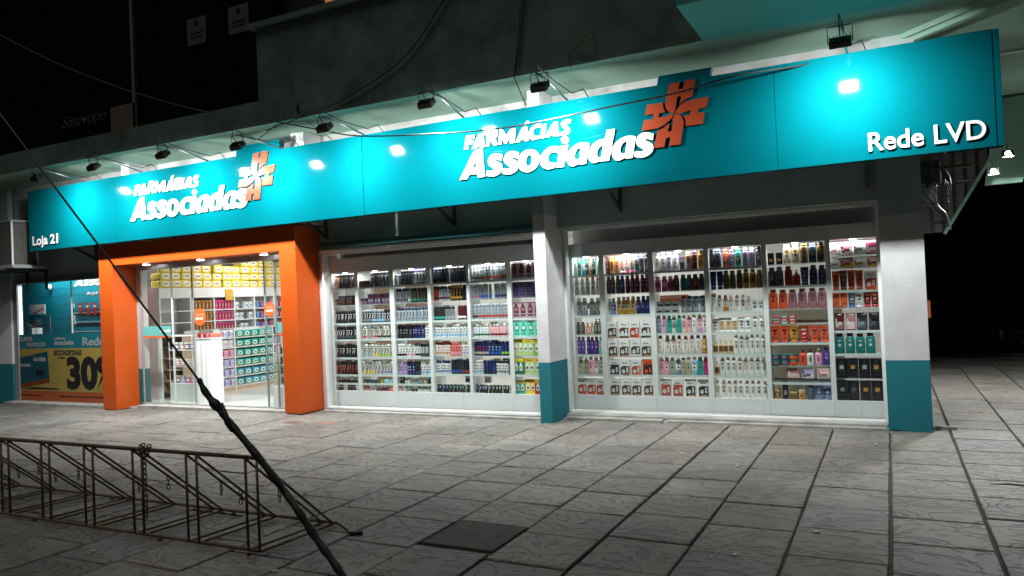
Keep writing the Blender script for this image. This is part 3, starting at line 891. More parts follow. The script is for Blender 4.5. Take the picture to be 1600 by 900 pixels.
def m_dove(v):
    """soap and lotion gift carton: white top, coloured window holding two small white packs"""
    g = MB()
    w, h, d = .135, .222, .05
    g.box(-w / 2, w / 2, -d / 2, d / 2, 0, h, 0, bev=.0015)
    y = -d / 2
    wx = [(-w * .42, h * .05), (w * .45, h * .05), (w * .45, h * .6), (w * .3, h * .62), (-w * .1, h * .64), (-w * .36, h * .58), (-w * .42, h * .5)]
    g.prism(wx, y - .0015, y + .001, 1)
    if v == 1:
        g.box(-w * .42, w * .46, y - .0022, y + .001, h * .62, h * .70, 1)
    g.prism([(-.018 + .023 * math.cos(a * PI / 8), .07 + .026 * math.sin(a * PI / 8)) for a in range(16)], y - .004, y + .001, 0)
    g.box(.022, .044, y - .004, y + .001, h * .25, h * .54, 0)
    g.box(.026, .04, y - .0048, y + .001, h * .36, h * .42, 3)
    g.box(-.036, -.002, y - .0048, y + .001, .07, .078, 3)
    if v == 2:
        g.prism([(w * .1, h * .05), (w * .45, h * .05), (w * .45, h * .24), (w * .05, h * .2)], y - .005, y + .001, 2)
    else:
        g.box(-w * .2, w * .38, y - .005, y + .001, h * .06, h * .13, 2)
    return g.mesh("gift_carton", [m_body, m_label, m_print, m_greyprint])
m_greyprint = mat("grey_print", (.25, .25, .27), .5)
m_blueprint = mat("dark_blue_print", (.02, .03, .09), .5)
def m_dovetext():
    b = glyphs("Dove", -.034, .034, .168, .19, -.0272, .0025, .01, .3, 3)
    me = bpy.data.meshes.new("lettering"); b.to_mesh(me); b.free()
    me.materials.append(m_blueprint)
    return me
def m_gift(v):
    """boxed set with a cut out window and the dark outline of a bottle (v 0) or two bottles (v 1)"""
    g = MB()
    w, h, d = (.108, .215, .06) if v == 0 else (.163, .22, .06)
    g.box(-w / 2, w / 2, -d / 2, d / 2, 0, h, 0, bev=.0015)
    y = -d / 2
    if v == 0:
        g.prism([(-.03, .07), (.03, .07), (.034, .12), (.03, .15), (.016, .165), (.014, .185), (-.014, .185), (-.016, .165), (-.03, .15), (-.034, .12)], y - .003, y + .001, 2)
        g.box(-.018, .018, y - .004, y + .001, .187, .196, 2)
        g.box(-.034, .034, y - .002, y + .001, .03, .05, 2)
        g.box(-.02, .02, y - .0045, y + .001, .1, .14, 1)
        g.box(-w / 2, w / 2, y - .002, y + .001, .205, .214, 2)
    else:
        g.box(-w / 2 + .001, w / 2 - .001, y - .002, y + .001, .175, .218, 1)
        g.box(-.05, .05, y - .003, y + .001, .19, .2, 2)
        for x in (-.036, .036):
            g.prism([(x - .022, .055), (x + .022, .055), (x + .024, .12), (x + .012, .14), (x + .011, .165), (x - .011, .165), (x - .012, .14), (x - .024, .12)], y - .004, y + .001, 3)
            g.box(x - .015, x + .015, y - .006, y + .001, .08, .11, 2)
    return g.mesh("gift_box", [m_body, m_label, m_print, m_white])
def m_pouch():
    g = MB()
    w, h = .15, .125
    g.loft([(0, w * .46, .02, 0), (.01, w * .49, .026, 0), (h * .5, w * .47, .03, (0, 1, .4)), (h * .85, w * .48, .014, 0), (h, w * .5, .003, 0)], 20, 3.2)
    g.box(-.03, .03, -.031, -.02, h * .3, h * .5, 2)
    g.prism([(-.055, h * .2), (-.02, h * .2), (-.045, h * .7), (-.06, h * .7)], -.0275, -.015, 2)
    return g.mesh("gift_pouch", [m_body, m_label, m_print])

def product(kind, col, x, y, z, label, group, lab=None, prt=None, cap=None, sc=(1, 1, 1), rz=None, var=0):
    """one pack standing at x, y, z; its parts share meshes with the others of its kind"""
    rz = random.uniform(-.06, .06) if rz is None else rz
    def mk(name, key, fn, c, parent=None):
        o = bpy.data.objects.new(name, shared(key, fn))
        COL.objects.link(o)
        o.color = hexc(CL.get(c, c))
        if parent: o.parent = parent
        return o
    cat = None
    if kind in ('B', 'B1', 'B2'):
        v = {'B': 0, 'B1': 1, 'B2': 2}[kind]
        o = mk("shampoo_bottle", 'b%d' % v, lambda: m_bottle(v), col); mk("cap", 'bc%d' % v, lambda: m_cap(v), cap or col, o); cat = "bottle"
    elif kind == 'T':
        o = mk("cream_tube", 'tube', m_tube, col); mk("cap", 'tubecap', m_tubecap, cap or col, o); cat = "tube"
    elif kind == 'P':
        o = mk("pump_bottle", 'pump', m_pump, col); mk("pump_head", 'pumph', m_pumphead, cap or col, o); cat = "bottle"
    elif kind == 'J':
        o = mk("cream_jar", 'jar', m_jar, col); mk("lid", 'lid', m_lid, cap or 'gold', o); cat = "jar"
    elif kind in ('C', 'C1', 'C2'):
        v = {'C': 0, 'C1': 1, 'C2': 2}[kind]
        o = mk("spray_can", 'can%d' % v, lambda: m_can(v), col); o['cap_colour'] = hexc(CL[cap or col]); cat = "spray can"
    elif kind == 'R':
        o = mk("roll_on", 'roll', m_roll, col); o['cap_colour'] = hexc(CL[cap or col]); cat = "deodorant"
    elif kind in ('D0', 'D1', 'D2'):
        v = int(kind[1])
        o = mk("gift_carton", 'dove%d' % v, lambda: m_dove(v), col); mk("lettering", 'dovetext', m_dovetext, col, o); cat = "carton"
    elif kind in ('G', 'G2'):
        v = 0 if kind == 'G' else 1
        o = mk("gift_box", 'gift%d' % v, lambda: m_gift(v), col); cat = "gift box"
    elif kind == 'Z':
        o = mk("gift_pouch", 'pouch', m_pouch, col); cat = "pouch"
    else:           # plain carton
        o = mk("carton", kind, {'K': lambda: m_box(.06, .17, .05), 'K2': lambda: m_box(.065, .075, .05), 'K3': lambda: m_box(.1, .05, .06), 'K4': lambda: m_box(.05, .13, .04), 'K5': lambda: m_box(.08, .105, .06), 'K6': lambda: m_box(.2, .05, .05)}[kind], col); cat = "carton"
    o.location = (x, y, z)
    o.rotation_euler = (0, 0, rz)
    o.scale = sc
    o['label_colour'] = hexc(CL.get(lab or col, lab or col))
    o['print_colour'] = hexc(CL.get(prt or 'white', prt or 'white'))
    tag(o, label, cat, group)
    return o

LEV = [1.855, 1.595, 1.318, 1.065, .80, .535, .26]
def cabinet(label, bays, y0, hz0, hz1, pz0, pz1, levels, tops, yback=.3, shelves=True):
    """white display unit: header, plinth, posts, glass shelves, led pucks"""
    X0 = bays[0][0] - .06; X1 = bays[-1][1] + .05
    t = thing("display_cabinet", label, "display shelves", ((X0 + X1) / 2, y0, 0))
    ox = (X0 + X1) / 2
    h = MB(); h.box(X0 - ox, X1 - ox, 0, .36, hz0, hz1, bev=.003)
    h.build("header", m_white, t)
    p_ = MB()
    n = len(bays)
    for i in range(n):
        a = X0 if i == 0 else (bays[i - 1][1] + bays[i][0]) / 2
        b = X1 if i == n - 1 else (bays[i][1] + bays[i + 1][0]) / 2
        p_.box(a - ox + .001, b - ox - .001, -.002, .36, pz0, pz1, bev=.002)
    p_.build("plinth", m_white, t)
    for i in range(n + 1):
        a = X0 if i == 0 else bays[i - 1][1]
        b = X1 if i == n else bays[i][0]
        q_ = MB()
        q_.box(a - ox, b - ox, .0, .02, pz1, hz0 - .001)
        q_.box((a + b) / 2 - ox - .009, (a + b) / 2 - ox + .009, .021, .34, pz1, hz0 - .001)
        q_.build("post", m_white, t)
    for i, (a, b) in enumerate(bays):
        for z in levels[i][:-1]:
            s_ = MB(); s_.box(a - ox + .002, b - ox - .002, .022, .3, z - .009, z - .001)
            s_.build("shelf", m_shelf_glass, t)
            r_ = MB(); r_.box(a - ox + .003, b - ox - .003, .010, .0205, z - .024, z + .004)
            if (i * 3 + int(z * 100)) % 3: r_.build("price_rail", m_shelf_rail, t)
            else: r_.bm.free()
        c_ = MB(); c_.loft([(hz0 - .014, .03, .03, 1), (hz0 - .002, .034, .034, 1)], 16)
        xm = (a + b) / 2 - ox
        for v in c_.bm.verts: v.co.x += xm; v.co.y += .05
        c_.build("led_puck", [m_alu, m_puck], t)
        area("led", (xm, .045, hz0 - .016), (0, .2, -1), .5, .05, LED_W, (1, 1, 1), 170, parent=t)
    return t
m_shelf_rail = mat("clear_price_rail", (.55, .62, .6), .3)

bays3 = [(-3.80, -3.43), (-3.355, -2.76), (-2.69, -2.055), (-1.995, -1.365), (-1.31, -.66), (-.605, -.125)]
bays2 = [(-7.72, -7.28), (-7.22, -6.64), (-6.565, -5.97), (-5.915, -5.32), (-5.275, -4.68), (-4.615, -4.2)]
lv3 = [LEV, LEV, LEV, LEV, [1.862, 1.6, 1.329, 1.15, .928, .663, .46, .26], [1.92, 1.775, 1.52, 1.323, 1.06, .796, .518, .26]]
lv2 = [[1.855, 1.592, 1.314, 1.066, .79, .53, .4, .285]] * 3 + [[1.855, 1.595, 1.318, 1.068, .81, .55, .288]] * 3
cab3 = cabinet("white display unit with glass shelves behind the window between the two white pillars", bays3, 9.36, 2.105, 2.28, .075, .262, lv3, 2.1)
cab2 = cabinet("white display unit with glass shelves behind the window beside the orange portal", bays2, 9.13, 2.09, 2.315, .06, .286, lv2, 2.1)

BAYN3 = ['first bay right of middle pillar', 'second bay right of middle pillar', 'third bay right of middle pillar', 'third bay left of end pillar', 'second bay left of end pillar', 'bay touching the end pillar']
BAYN2 = ['bay touching the orange portal', 'second bay from orange portal', 'third bay from orange portal', 'third bay left of middle pillar', 'second bay left of middle pillar', 'bay touching the middle pillar']
KN = dict(B='bottle', B1='bottle', B2='bottle', T='tube', P='pump bottle', J='jar', C='spray can', C1='spray can', C2='spray can', R='roll-on', D0='soap carton', D1='soap carton', D2='soap carton', G='gift box', G2='gift box', Z='gift pouch')
GR = dict(B='shampoo bottles in the right window', T='cream tubes in the right window', P='pump bottles in the windows', J='cream jars in the right window', C='spray cans in the left window', R='roll-on deodorants in the left window', D='soap gift cartons in the right window', G='gift boxes left of the middle pillar', Z='gift pouches beside the end pillar', K='cartons on the window shelves')

CW = dict(dusty='dusty pink', palegreen='pale green', darkgreen='dark green', cyan='cyan', offwhite='off-white', hotpink='hot pink', bluegrey='blue-grey', lightblue='light blue', darkred='dark red', darkbrown='dark brown', champagne='champagne')
def row(bay, name, level, lname, y, items, pad=.0, hs=1.0, depth=.0, zoff=.0, twice=False):
    """items: (kind, colour, label colour, print colour, cap colour, scale-xyz or None) from left to right"""
    a, b = bay
    n = len(items)
    w = (b - a - 2 * pad) / n
    seen = 0
    for i, it in enumerate(items):
        if n >= 7 and random.random() < .012: continue          # a sold pack leaves a gap
        it = tuple(it) + (None,) * (6 - len(it))
        k, c, lab, prt, cap, sc = it
        x = a + pad + w * (i + .5) + random.uniform(-.003, .003)
        if sc is None: sc = (1, 1, 1)
        elif not isinstance(sc, tuple): sc = (1, 1, sc)
        nat = {'B': .063, 'T': .064, 'P': .058, 'C': .0435, 'R': .043}.get(k[0])
        if nat:                                   # packs stand shoulder to shoulder
            fx = min(1.55, w * .985 / nat)
            sc = (fx, min(1.5, .5 * fx + .5 * sc[1]) if k[0] in 'BTP' else fx, min(sc[2] * (1.36 if k[0] == 'C' else 1.2), 1.2 if k[0] in 'BT' else 1.32 if k[0] == 'P' else 1.44 if k[0] == 'C' else 1.15))
        lb = "%s %s, %s from left, %s, %s" % (CW.get(c, c), KN.get(k, 'carton'), ORD[seen], lname, name)
        seen += 1
        q = random.uniform(.965, 1.0)
        product(k, c, x, y + random.uniform(-.012, .02), level + zoff, lb, GR[k[0]], lab, prt, cap, (sc[0], sc[1], sc[2] * q) if k[0] in 'BTPC' else sc, random.uniform(-.03, .03) if k[0] in 'DGK' else random.uniform(-.14, .14))
def rep(n, *it): return [it] * n
SN = ['top shelf', 'second shelf', 'third shelf', 'fourth shelf', 'fifth shelf', 'sixth shelf', 'bottom shelf']

Y3 = 9.42
def r3(b, lev, items, **k):
    row(bays3[b], BAYN3[b], LEV[lev], SN[lev], Y3, items, **k)
s8 = (.78, .9, 1.05)
s7 = (.95, 1, 1.08)
# bay 1
r3(0, 0, [('B1', 'mint', 'white', 'teal', 'mint', s8), ('B1', 'green', 'darkgreen', 'mint', 'green', s8), ('B1', 'cyan', 'white', 'coral', 'cyan', s8), ('B1', 'green', 'darkgreen', 'white', 'darkgreen', s8), ('B1', 'coral', 'white', 'coral', 'coral', s8), ('B1', 'darkgreen', 'green', 'white', 'darkgreen', s8), ('B1', 'mint', 'white', 'green', 'white', s8)])
r3(0, 1, rep(2, 'B1', 'offwhite', 'white', 'darkgreen', 'offwhite', s7) + rep(3, 'B1', 'offwhite', 'white', 'navy', 'tan', s7))
r3(0, 2, rep(4, 'B1', 'grey', 'offwhite', 'darkgreen', 'offwhite', s7))
r3(0, 3, [('B2', 'charcoal', 'black', 'grey', 'black', .72), ('B2', 'brown', 'darkbrown', 'tan', 'black', .72), ('P', 'tan', 'blush', 'brick', 'black', .75), ('P', 'tan', 'offwhite', 'brick', 'black', .75), ('P', 'olive', 'green', 'offwhite', 'black', 1.02), ('P', 'olive', 'green', 'offwhite', 'black', 1.02)])
r3(0, 4, rep(5, 'B2', 'purple', 'purple', 'lilac', 'purple', 1.0) + [('B1', 'mint', 'white', 'black', 'mint', 1.0)])
r3(0, 5, [('B', 'beige', 'beige', 'olive', 'beige', 1.0), ('B1', 'sage', 'beige', 'olive', 'offwhite', 1.0), ('B2', 'pink', 'blush', 'wine', 'blush', 1.0), ('B2', 'blush', 'white', 'wine', 'pink', 1.0), ('B', 'sage', 'offwhite', 'green', 'sage', 1.0)])
r3(0, 6, rep(3, 'D2', 'white', 'brick', 'orange'), pad=-.02)
# bay 2
r3(1, 0, [('B2', 'maroon', 'wine', 'tan', 'maroon', (1, 1, 1.12)), ('B', 'gold', 'amber', 'brown', 'gold', 1.0), ('B', 'tan', 'coral', 'maroon', 'tan', 1.0), ('T', 'white', 'blush', 'gold', 'white', 1.04), ('T', 'blush', 'white', 'gold', 'hotpink', 1.06), ('T', 'white', 'blush', 'olive', 'hotpink', 1.06), ('B2', 'grey', 'green', 'charcoal', 'slate', 1.0), ('B2', 'plum', 'grey', 'charcoal', 'grey', (1, 1, 1.1)), ('B2', 'slate', 'grey', 'charcoal', 'slate', 1.05)])
r3(1, 1, rep(3, 'B', 'plum', 'brown', 'beige', 'plum', 1.0) + [('B', 'navy', 'blue', 'lightblue', 'navy', 1.02)] + rep(5, 'B', 'wine', 'maroon', 'pink', 'wine', 1.04))
r3(1, 2, [('P', 'offwhite', 'white', 'black', 'black', 1.0), ('B', 'bluegrey', 'slate', 'white', 'bluegrey', .95)] + rep(4, 'B', 'gold', 'champagne', 'brown', 'champagne', 1.0) + rep(3, 'B', 'navy', 'blue', 'pink', 'navy', 1.03))
for lev in (3, 4, 5, 6):
    its = rep(4, 'D0', 'white', 'taupe', 'tan')
    if lev == 3: its[2] = ('D2', 'white', 'brick', 'orange')
    if lev == 5: its = [('D1', 'white', 'charcoal', 'grey'), its[0], ('D2', 'white', 'brick', 'orange'), ('D1', 'orange', 'darkbrown', 'coral')]
    row(bays3[1], BAYN3[1], {3: 1.01, 4: .767, 5: .512, 6: .262}[lev], {3: 'fourth row', 4: 'fifth row', 5: 'sixth row', 6: 'bottom row'}[lev], Y3 - .02, its, hs=1)
# bay 3
r3(2, 0, [('B', 'white', 'offwhite', 'grey', 'white', 1.02), ('B', 'offwhite', 'white', 'charcoal', 'grey', 1.04), ('B', 'lilac', 'white', 'charcoal', 'lilac', 1.04), ('B', 'offwhite', 'white', 'purple', 'lilac', 1.04), ('K', 'plum', 'grey', 'charcoal'), ('B2', 'bronze', 'grey', 'charcoal', 'grey', 1.06), ('B2', 'maroon', 'darkred', 'tan', 'maroon', 1.04), ('B2', 'gold', 'amber', 'brown', 'gold', 1.0)])
r3(2, 1, [('B', 'pink', 'hotpink', 'wine', 'pink', .85), ('B', 'hotpink', 'pink', 'white', 'pink', .85), ('B', 'mauve', 'wine', 'pink', 'pink', .85), ('B', 'brown', 'darkbrown', 'tan', 'bronze', .86), ('B', 'teal', 'aqua', 'darkgreen', 'teal', .87), ('B', 'plum', 'slate', 'lilac', 'plum', .87), ('B', 'brown', 'brick', 'tan', 'brown', .87), ('B', 'slate', 'navy', 'brick', 'slate', .87)])
for q in (0, 1):
    row((bays3[2][0], bays3[2][0] + .3), BAYN3[2], LEV[2] + .08 * q, ('third shelf upper layer' if q else 'third shelf lower layer'), Y3, rep(3, 'K2', 'grey', 'offwhite', 'black', None, (1.35, 1, 1)))
row((bays3[2][0] + .31, bays3[2][1]), BAYN3[2], LEV[2], 'third shelf beyond grey boxes', Y3, rep(4, 'B2', 'grey', 'silver', 'charcoal', 'black', .9))
r3(2, 3, [('B', 'grey', 'silver', 'plum', 'grey', .97), ('B', 'pink', 'lilac', 'wine', 'tan', 1.0), ('B', 'aqua', 'aqua', 'darkgreen', 'aqua', .97), ('B', 'offwhite', 'grey', 'green', 'offwhite', .97), ('B', 'aqua', 'aqua', 'darkgreen', 'aqua', .97), ('B', 'blush', 'pink', 'wine', 'white', .95), ('B', 'blush', 'pink', 'wine', 'blush', .95), ('B', 'white', 'white', 'olive', 'white', .95), ('B', 'lilac', 'blush', 'wine', 'tan', 1.0), ('B', 'blush', 'white', 'wine', 'white', .95)], pad=-.005)
r3(2, 4, [('B1', 'offwhite', 'white', 'amber', c, 1.02) for c in ('bronze', 'bronze', 'bronze', 'purple', 'coral', 'orange', 'purple')] + [('B1', 'amber', 'gold', 'white', 'amber', 1.0)])
r3(2, 5, [('B', 'blush', 'pink', 'wine', 'white', .96), ('B', 'pink', 'blush', 'wine', 'tan', .98), ('B', 'sage', 'sage', 'darkgreen', 'sage', .95), ('B', 'bluegrey', 'white', 'navy', 'white', .95), ('B', 'sage', 'beige', 'olive', 'sage', .95), ('B', 'beige', 'sage', 'olive', 'beige', .95), ('B', 'lightblue', 'white', 'navy', 'white', .97), ('B', 'aqua', 'aqua', 'darkgreen', 'aqua', .98), ('B', 'hotpink', 'hotpink', 'wine', 'hotpink', .98)])
r3(2, 6, rep(2, 'D1', 'white', 'brick', 'mauve') + rep(2, 'D0', 'white', 'charcoal', 'tan'))
# bay 4
r3(3, 0, rep(2, 'B2', 'slate', 'charcoal', 'grey', 'slate', 1.0) + [('B2', 'brick', 'brown', 'tan', 'brick', 1.02), ('B2', 'plum', 'slate', 'tan', 'plum', .95), ('B2', 'teal', 'darkgreen', 'tan', 'teal', 1.0)] + rep(2, 'B2', 'plum', 'slate', 'charcoal', 'grey', 1.04) + [('B2', 'charcoal', 'black', 'grey', 'charcoal', 1.0)])
r3(3, 1, rep(2, 'T', 'navy', 'blue', 'navy', 'navy', .95) + rep(3, 'B', 'bronze', 'olive', 'charcoal', 'bronze', .98) + rep(2, 'B', 'gold', 'olive', 'black', 'olive', 1.02) + [('B', 'bronze', 'olive', 'black', 'bronze', .95)])
r3(3, 2, [('C', 'white', 'offwhite', 'grey', 'amber', (1.3, 1.2, 1.25)), ('B1', 'offwhite', 'white', 'black', 'brown', .88), ('B1', 'amber', 'white', 'gold', 'amber', .88), ('B1', 'offwhite', 'white', 'grey', 'white', .85), ('B1', 'white', 'white', 'gold', 'gold', .85), ('B1', 'white', 'offwhite', 'black', 'white', .85), ('B1', 'offwhite', 'white', 'gold', 'white', .82), ('K4', 'white', 'grey', 'green'), ('K4', 'white', 'grey', 'green')])
r3(3, 3, [('T', 'grey', 'white', 'brown', 'white', .7)] + rep(3, 'T', 'white', 'champagne', 'gold', 'white', .74) + rep(2, 'T', 'white', 'white', 'navy', 'white', .74) + rep(2, 'B1', 'white', 'offwhite', 'darkgreen', 'white', .78))
row((bays3[3][0], bays3[3][0] + .25), BAYN3[3], LEV[4], 'fifth shelf', Y3, rep(4, 'P', 'champagne', 'bronze', 'brown', 'champagne', (.8, .8, .82)))
row((bays3[3][0] + .25, bays3[3][1]), BAYN3[3], LEV[4], 'fifth shelf past pumps', Y3, [('B1', 'white', 'offwhite', c, 'white', .98) for c in ('charcoal', 'charcoal', 'tan', 'slate', 'darkgreen', 'darkgreen')])
r3(3, 5, [('P', 'champagne', 'bronze', 'brown', 'champagne', (.8, .8, .8))] + [('B1', 'white', 'offwhite', c, 'white', .98) for c in ('slate', 'slate', 'slate', 'charcoal', 'tan', 'tan', 'charcoal', 'slate')])
r3(3, 6, [('B1', 'white', 'offwhite', c, 'offwhite', .9) for c in ('tan', 'black', 'tan', 'charcoal', 'charcoal', 'slate', 'tan', 'charcoal', 'black')])
# bay 5
def r5(b, lev, ln, items, **k): row(bays3[b], BAYN3[b], lev, ln, Y3, items, **k)
r5(4, 1.862, SN[0], rep(2, 'K', 'black', 'black', 'tan', None, (1.15, 1, .82)) + [('B2', 'champagne', 'offwhite', 'gold', 'champagne', 1.02), ('B2', 'champagne', 'beige', 'brown', 'champagne', 1.0), ('B2', 'bronze', 'olive', 'tan', 'olive', 1.04), ('B2', 'slate', 'charcoal', 'grey', 'slate', (1.1, 1, 1.12)), ('B2', 'bronze', 'darkbrown', 'gold', 'bronze', 1.1)])
r5(4, 1.6, SN[1], [('B', 'maroon', 'plum', 'silver', 'maroon', (1.15, 1, 1)), ('B', 'slate', 'plum', 'silver', 'slate', (1.15, 1, 1.02)), ('B', 'brick', 'brick', 'maroon', 'brick', (1.15, 1, 1.02)), ('P', 'brick', 'red', 'maroon', 'black', .88), ('T', 'navy', 'purple', 'lilac', 'navy', .92), ('B', 'slate', 'navy', 'grey', 'slate', (1.2, 1, 1.02)), ('B', 'slate', 'navy', 'grey', 'slate', (1.15, 1, 1.02))])
r5(4, 1.329, SN[2], rep(2, 'B', 'orange', 'orange', 'maroon', 'orange', (1.35, 1, 1.05)) + rep(4, 'B', 'mauve', 'mauve', 'plum', 'mauve', (1.35, 1, 1.06)))
for q in range(3):
    row((bays3[4][0] + .03, bays3[4][0] + .3), BAYN3[4], 1.15 + .036 * q, 'box stack ' + ('lowest', 'middle', 'upper')[q] + ' layer', Y3 + .02, [('K3', 'red' if q != 1 else 'aqua', 'white', 'red', None, (.85, 1, .7)), ('K3', 'aqua' if q != 1 else 'red', 'red', 'white', None, (.85, 1, .7)), ('K3', 'red', 'aqua', 'white', None, (.85, 1, .7))])
r5(4, .928, 'fourth shelf', [('T', 'orange', 'orange', 'maroon', 'orange', (1.3, 1, .87)), ('T', 'orange', 'orange', 'maroon', 'brick', (1.3, 1, .87)), ('T', 'amber', 'gold', 'brown', 'amber', (1.25, 1, .87)), ('T', 'brick', 'red', 'offwhite', 'brick', (1.25, 1, .87)), ('T', 'orange', 'orange', 'slate', 'orange', (1.25, 1, .87)), ('T', 'orange', 'orange', 'slate', 'orange', (1.3, 1, .86))])
for q in (0, 1):
    row((bays3[4][0] + .01, bays3[4][0] + .3), BAYN3[4], .663 + .067 * q, ('fifth shelf, upper layer' if q else 'fifth shelf, lower layer'), Y3, rep(2, 'J', 'slate', 'plum', 'silver', 'teal', (1.25, 1.25, 1)) + [('J', 'orange', 'orange', 'brick', 'teal', (1.25, 1.25, 1))])
row((bays3[4][0] + .31, bays3[4][1]), BAYN3[4], .663, 'fifth shelf past jars', Y3, [('P', 'orange', 'orange', 'charcoal', 'maroon', .92), ('P', 'white', 'offwhite', 'charcoal', 'maroon', .92), ('P', 'pink', 'pink', 'plum', 'offwhite', .92), ('B', 'purple', 'purple', 'lilac', 'purple', .88)])
row((bays3[4][0] + .16, bays3[4][1]), BAYN3[4], .50, 'sixth shelf', Y3 + .02, [('Z', 'mauve', 'blush', 'offwhite'), ('Z', 'lilac', 'white', 'plum'), ('Z', 'blush', 'offwhite', 'mauve')], )
r5(4, .262, SN[6], [('J', 'gold', 'olive', 'champagne', 'champagne', (1.05, 1.05, 2.0)), ('K', 'black', 'charcoal', 'grey', None, (1, 1, 1.22)), ('K5', 'olive', 'champagne', 'bronze', None, (1.3, 1, 1.1)), ('J', 'gold', 'tan', 'brown', 'champagne', (1.1, 1.1, 1.75)), ('B2', 'slate', 'slate', 'bluegrey', 'purple', .8), ('B', 'bluegrey', 'slate', 'lightblue', 'bluegrey', .86), ('B', 'bluegrey', 'slate', 'lightblue', 'bluegrey', .86)])
# bay 6
row(bays3[5], BAYN3[5], 1.92, 'top shelf', Y3, [('Z', 'blush', 'white', 'mauve', None, (1, 1, 1.25)), ('Z', 'mauve', 'white', 'wine', None, (1, 1, 1.25)), ('Z', 'offwhite', 'white', 'grey', None, (1, 1, 1.25)), ('Z', 'wine', 'mauve', 'white', None, (1, 1, 1.25))], pad=-.03)
row(bays3[5], BAYN3[5], 1.775, 'second shelf', Y3, [('Z', 'offwhite', 'white', 'mauve', None, 1.0), ('Z', 'mauve', 'yellow', 'wine', None, 1.0), ('Z', 'white', 'offwhite', 'gold', None, 1.0), ('Z', 'blush', 'yellow', 'wine', None, 1.0)], pad=-.03)
row((bays3[5][0], bays3[5][0] + .33), BAYN3[5], 1.52, 'third shelf', Y3, [('T', 'orange', 'orange', 'maroon', 'orange', (1.1, 1, .98)), ('T', 'bronze', 'brown', 'tan', 'bronze', (1.1, 1, .98)), ('T', 'orange', 'brick', 'plum', 'orange', (1.1, 1, .98)), ('T', 'orange', 'orange', 'maroon', 'brick', (1.1, 1, .98))])
row((bays3[5][0] + .33, bays3[5][1]), BAYN3[5], 1.51, 'third shelf past tubes', Y3 - .03, [('D2', 'white', 'brick', 'orange', None, (.95, 1, 1.0))])
row(bays3[5], BAYN3[5], 1.323, 'fourth shelf', Y3, rep(2, 'T', 'orange', 'orange', 'amber', 'brick', (1.05, 1, .78)) + [('T', 'bluegrey', 'slate', 'offwhite', 'blue', (1.1, 1, .78)), ('T', 'white', 'white', 'black', 'white', (1.05, 1, .76))] + rep(2, 'T', 'brick', 'darkred', 'coral', 'red', (1.1, 1, .78)))
row((bays3[5][0], bays3[5][1]), BAYN3[5], 1.06, 'fifth shelf', Y3 + .05, [('Z', 'darkred', 'mauve', 'offwhite', None, (.7, 1, 1.6)), ('Z', 'mauve', 'blush', 'offwhite', None, (.7, 1, 1.6)), ('Z', 'charcoal', 'slate', 'grey', None, (.75, 1, 1.6)), ('Z', 'black', 'charcoal', 'slate', None, (.75, 1, 1.6))])  # dark pouches added as stand-ins for the dark reflection in the glass
row((bays3[5][0], bays3[5][1] - .05), BAYN3[5], .796, 'sixth shelf', Y3, rep(4, 'B', 'teal', 'teal', 'offwhite', 'navy', (1.4, 1, 1.02)))
row(bays3[5], BAYN3[5], .518, 'seventh shelf', Y3, [('G', 'black', 'silver', 'charcoal', None, (1.08, 1, 1.05)), ('G', 'charcoal', 'gold', 'black', None, (1.08, 1, 1.05)), ('G', 'black', 'silver', 'charcoal', None, (1.08, 1, 1.05)), ('G', 'black', 'gold', 'charcoal', None, (1.08, 1, 1.05))])
row(bays3[5], BAYN3[5], .262, 'bottom shelf', Y3, [('G', 'charcoal', 'grey', 'black', None, (1.08, 1, 1.05)), ('G', 'black', 'slate', 'charcoal', None, (1.08, 1, 1.05)), ('G', 'charcoal', 'gold', 'black', None, (1.08, 1, 1.05)), ('G', 'black', 'gold', 'charcoal', None, (1.08, 1, 1.05))])

# left window
Y2 = 9.19
SN8 = ['top shelf', 'second shelf', 'third shelf', 'fourth shelf', 'fifth shelf', 'sixth shelf', 'seventh shelf', 'bottom shelf']
def r2(b, lev, items, **k):
    L = lv2[b]
    row(bays2[b], BAYN2[b], L[lev], SN8[lev] if (len(L) == 8 or lev < 6) else 'bottom shelf', Y2, items, **k)
tall = (1.05, 1.05, 1.2)
cs = (1, 1, .92)
r2(0, 0, [('C', 'silver', 'lightblue', 'brick', 'darkbrown', (1, 1, 1.0)), ('C', 'peach', 'white', 'grey', 'darkbrown', (1, 1, 1.0))] + rep(6, 'C', 'darkbrown', 'maroon', 'silver', 'black', tall) + [('C', 'charcoal', 'black', 'grey', 'black', tall)])
r2(0, 1, [('K4', 'plum', 'darkbrown', 'grey', None, .8)] + rep(5, 'K', 'darkbrown', 'plum', 'brown', None, (1, 1, .87)))
for lev, (p1, l1) in {2: ('white', 'charcoal'), 3: ('white', 'slate'), 4: ('white', 'charcoal'), 5: ('coral', 'darkred')}.items():
    r2(0, lev, rep(8, 'C', 'black', l1, p1, 'charcoal', cs) + [('C', 'black', 'gold' if lev > 3 else l1, p1, 'black', cs)])
r2(0, 6, rep(7, 'R', 'white', 'offwhite', 'black', 'black', (1.25, 1.2, 1.05)))
r2(0, 7, rep(3, 'R', 'charcoal', 'white', 'black', 'black', (1.25, 1.2, 1.05)) + rep(5, 'R', 'charcoal', 'grey', 'black', 'black', (1.2, 1.2, 1.05)))
r2(1, 0, rep(3, 'K5', 'plum', 'darkbrown', 'mauve', None, .95) + rep(6, 'C', 'charcoal', 'slate', 'silver', 'black', (1, 1, 1.15)))
r2(1, 1, rep(2, 'K4', 'plum', 'darkbrown', 'mauve', None, .75) + rep(7, 'K4', 'plum', 'maroon', 'grey', None, (1.1, 1, 1.2)))
r2(1, 2, rep(4, 'C', 'charcoal', 'grey', 'white', 'silver', cs) + rep(5, 'C', 'slate', 'lightblue', 'white', 'silver', cs) + rep(3, 'C', 'charcoal', 'grey', 'white', 'black', cs))
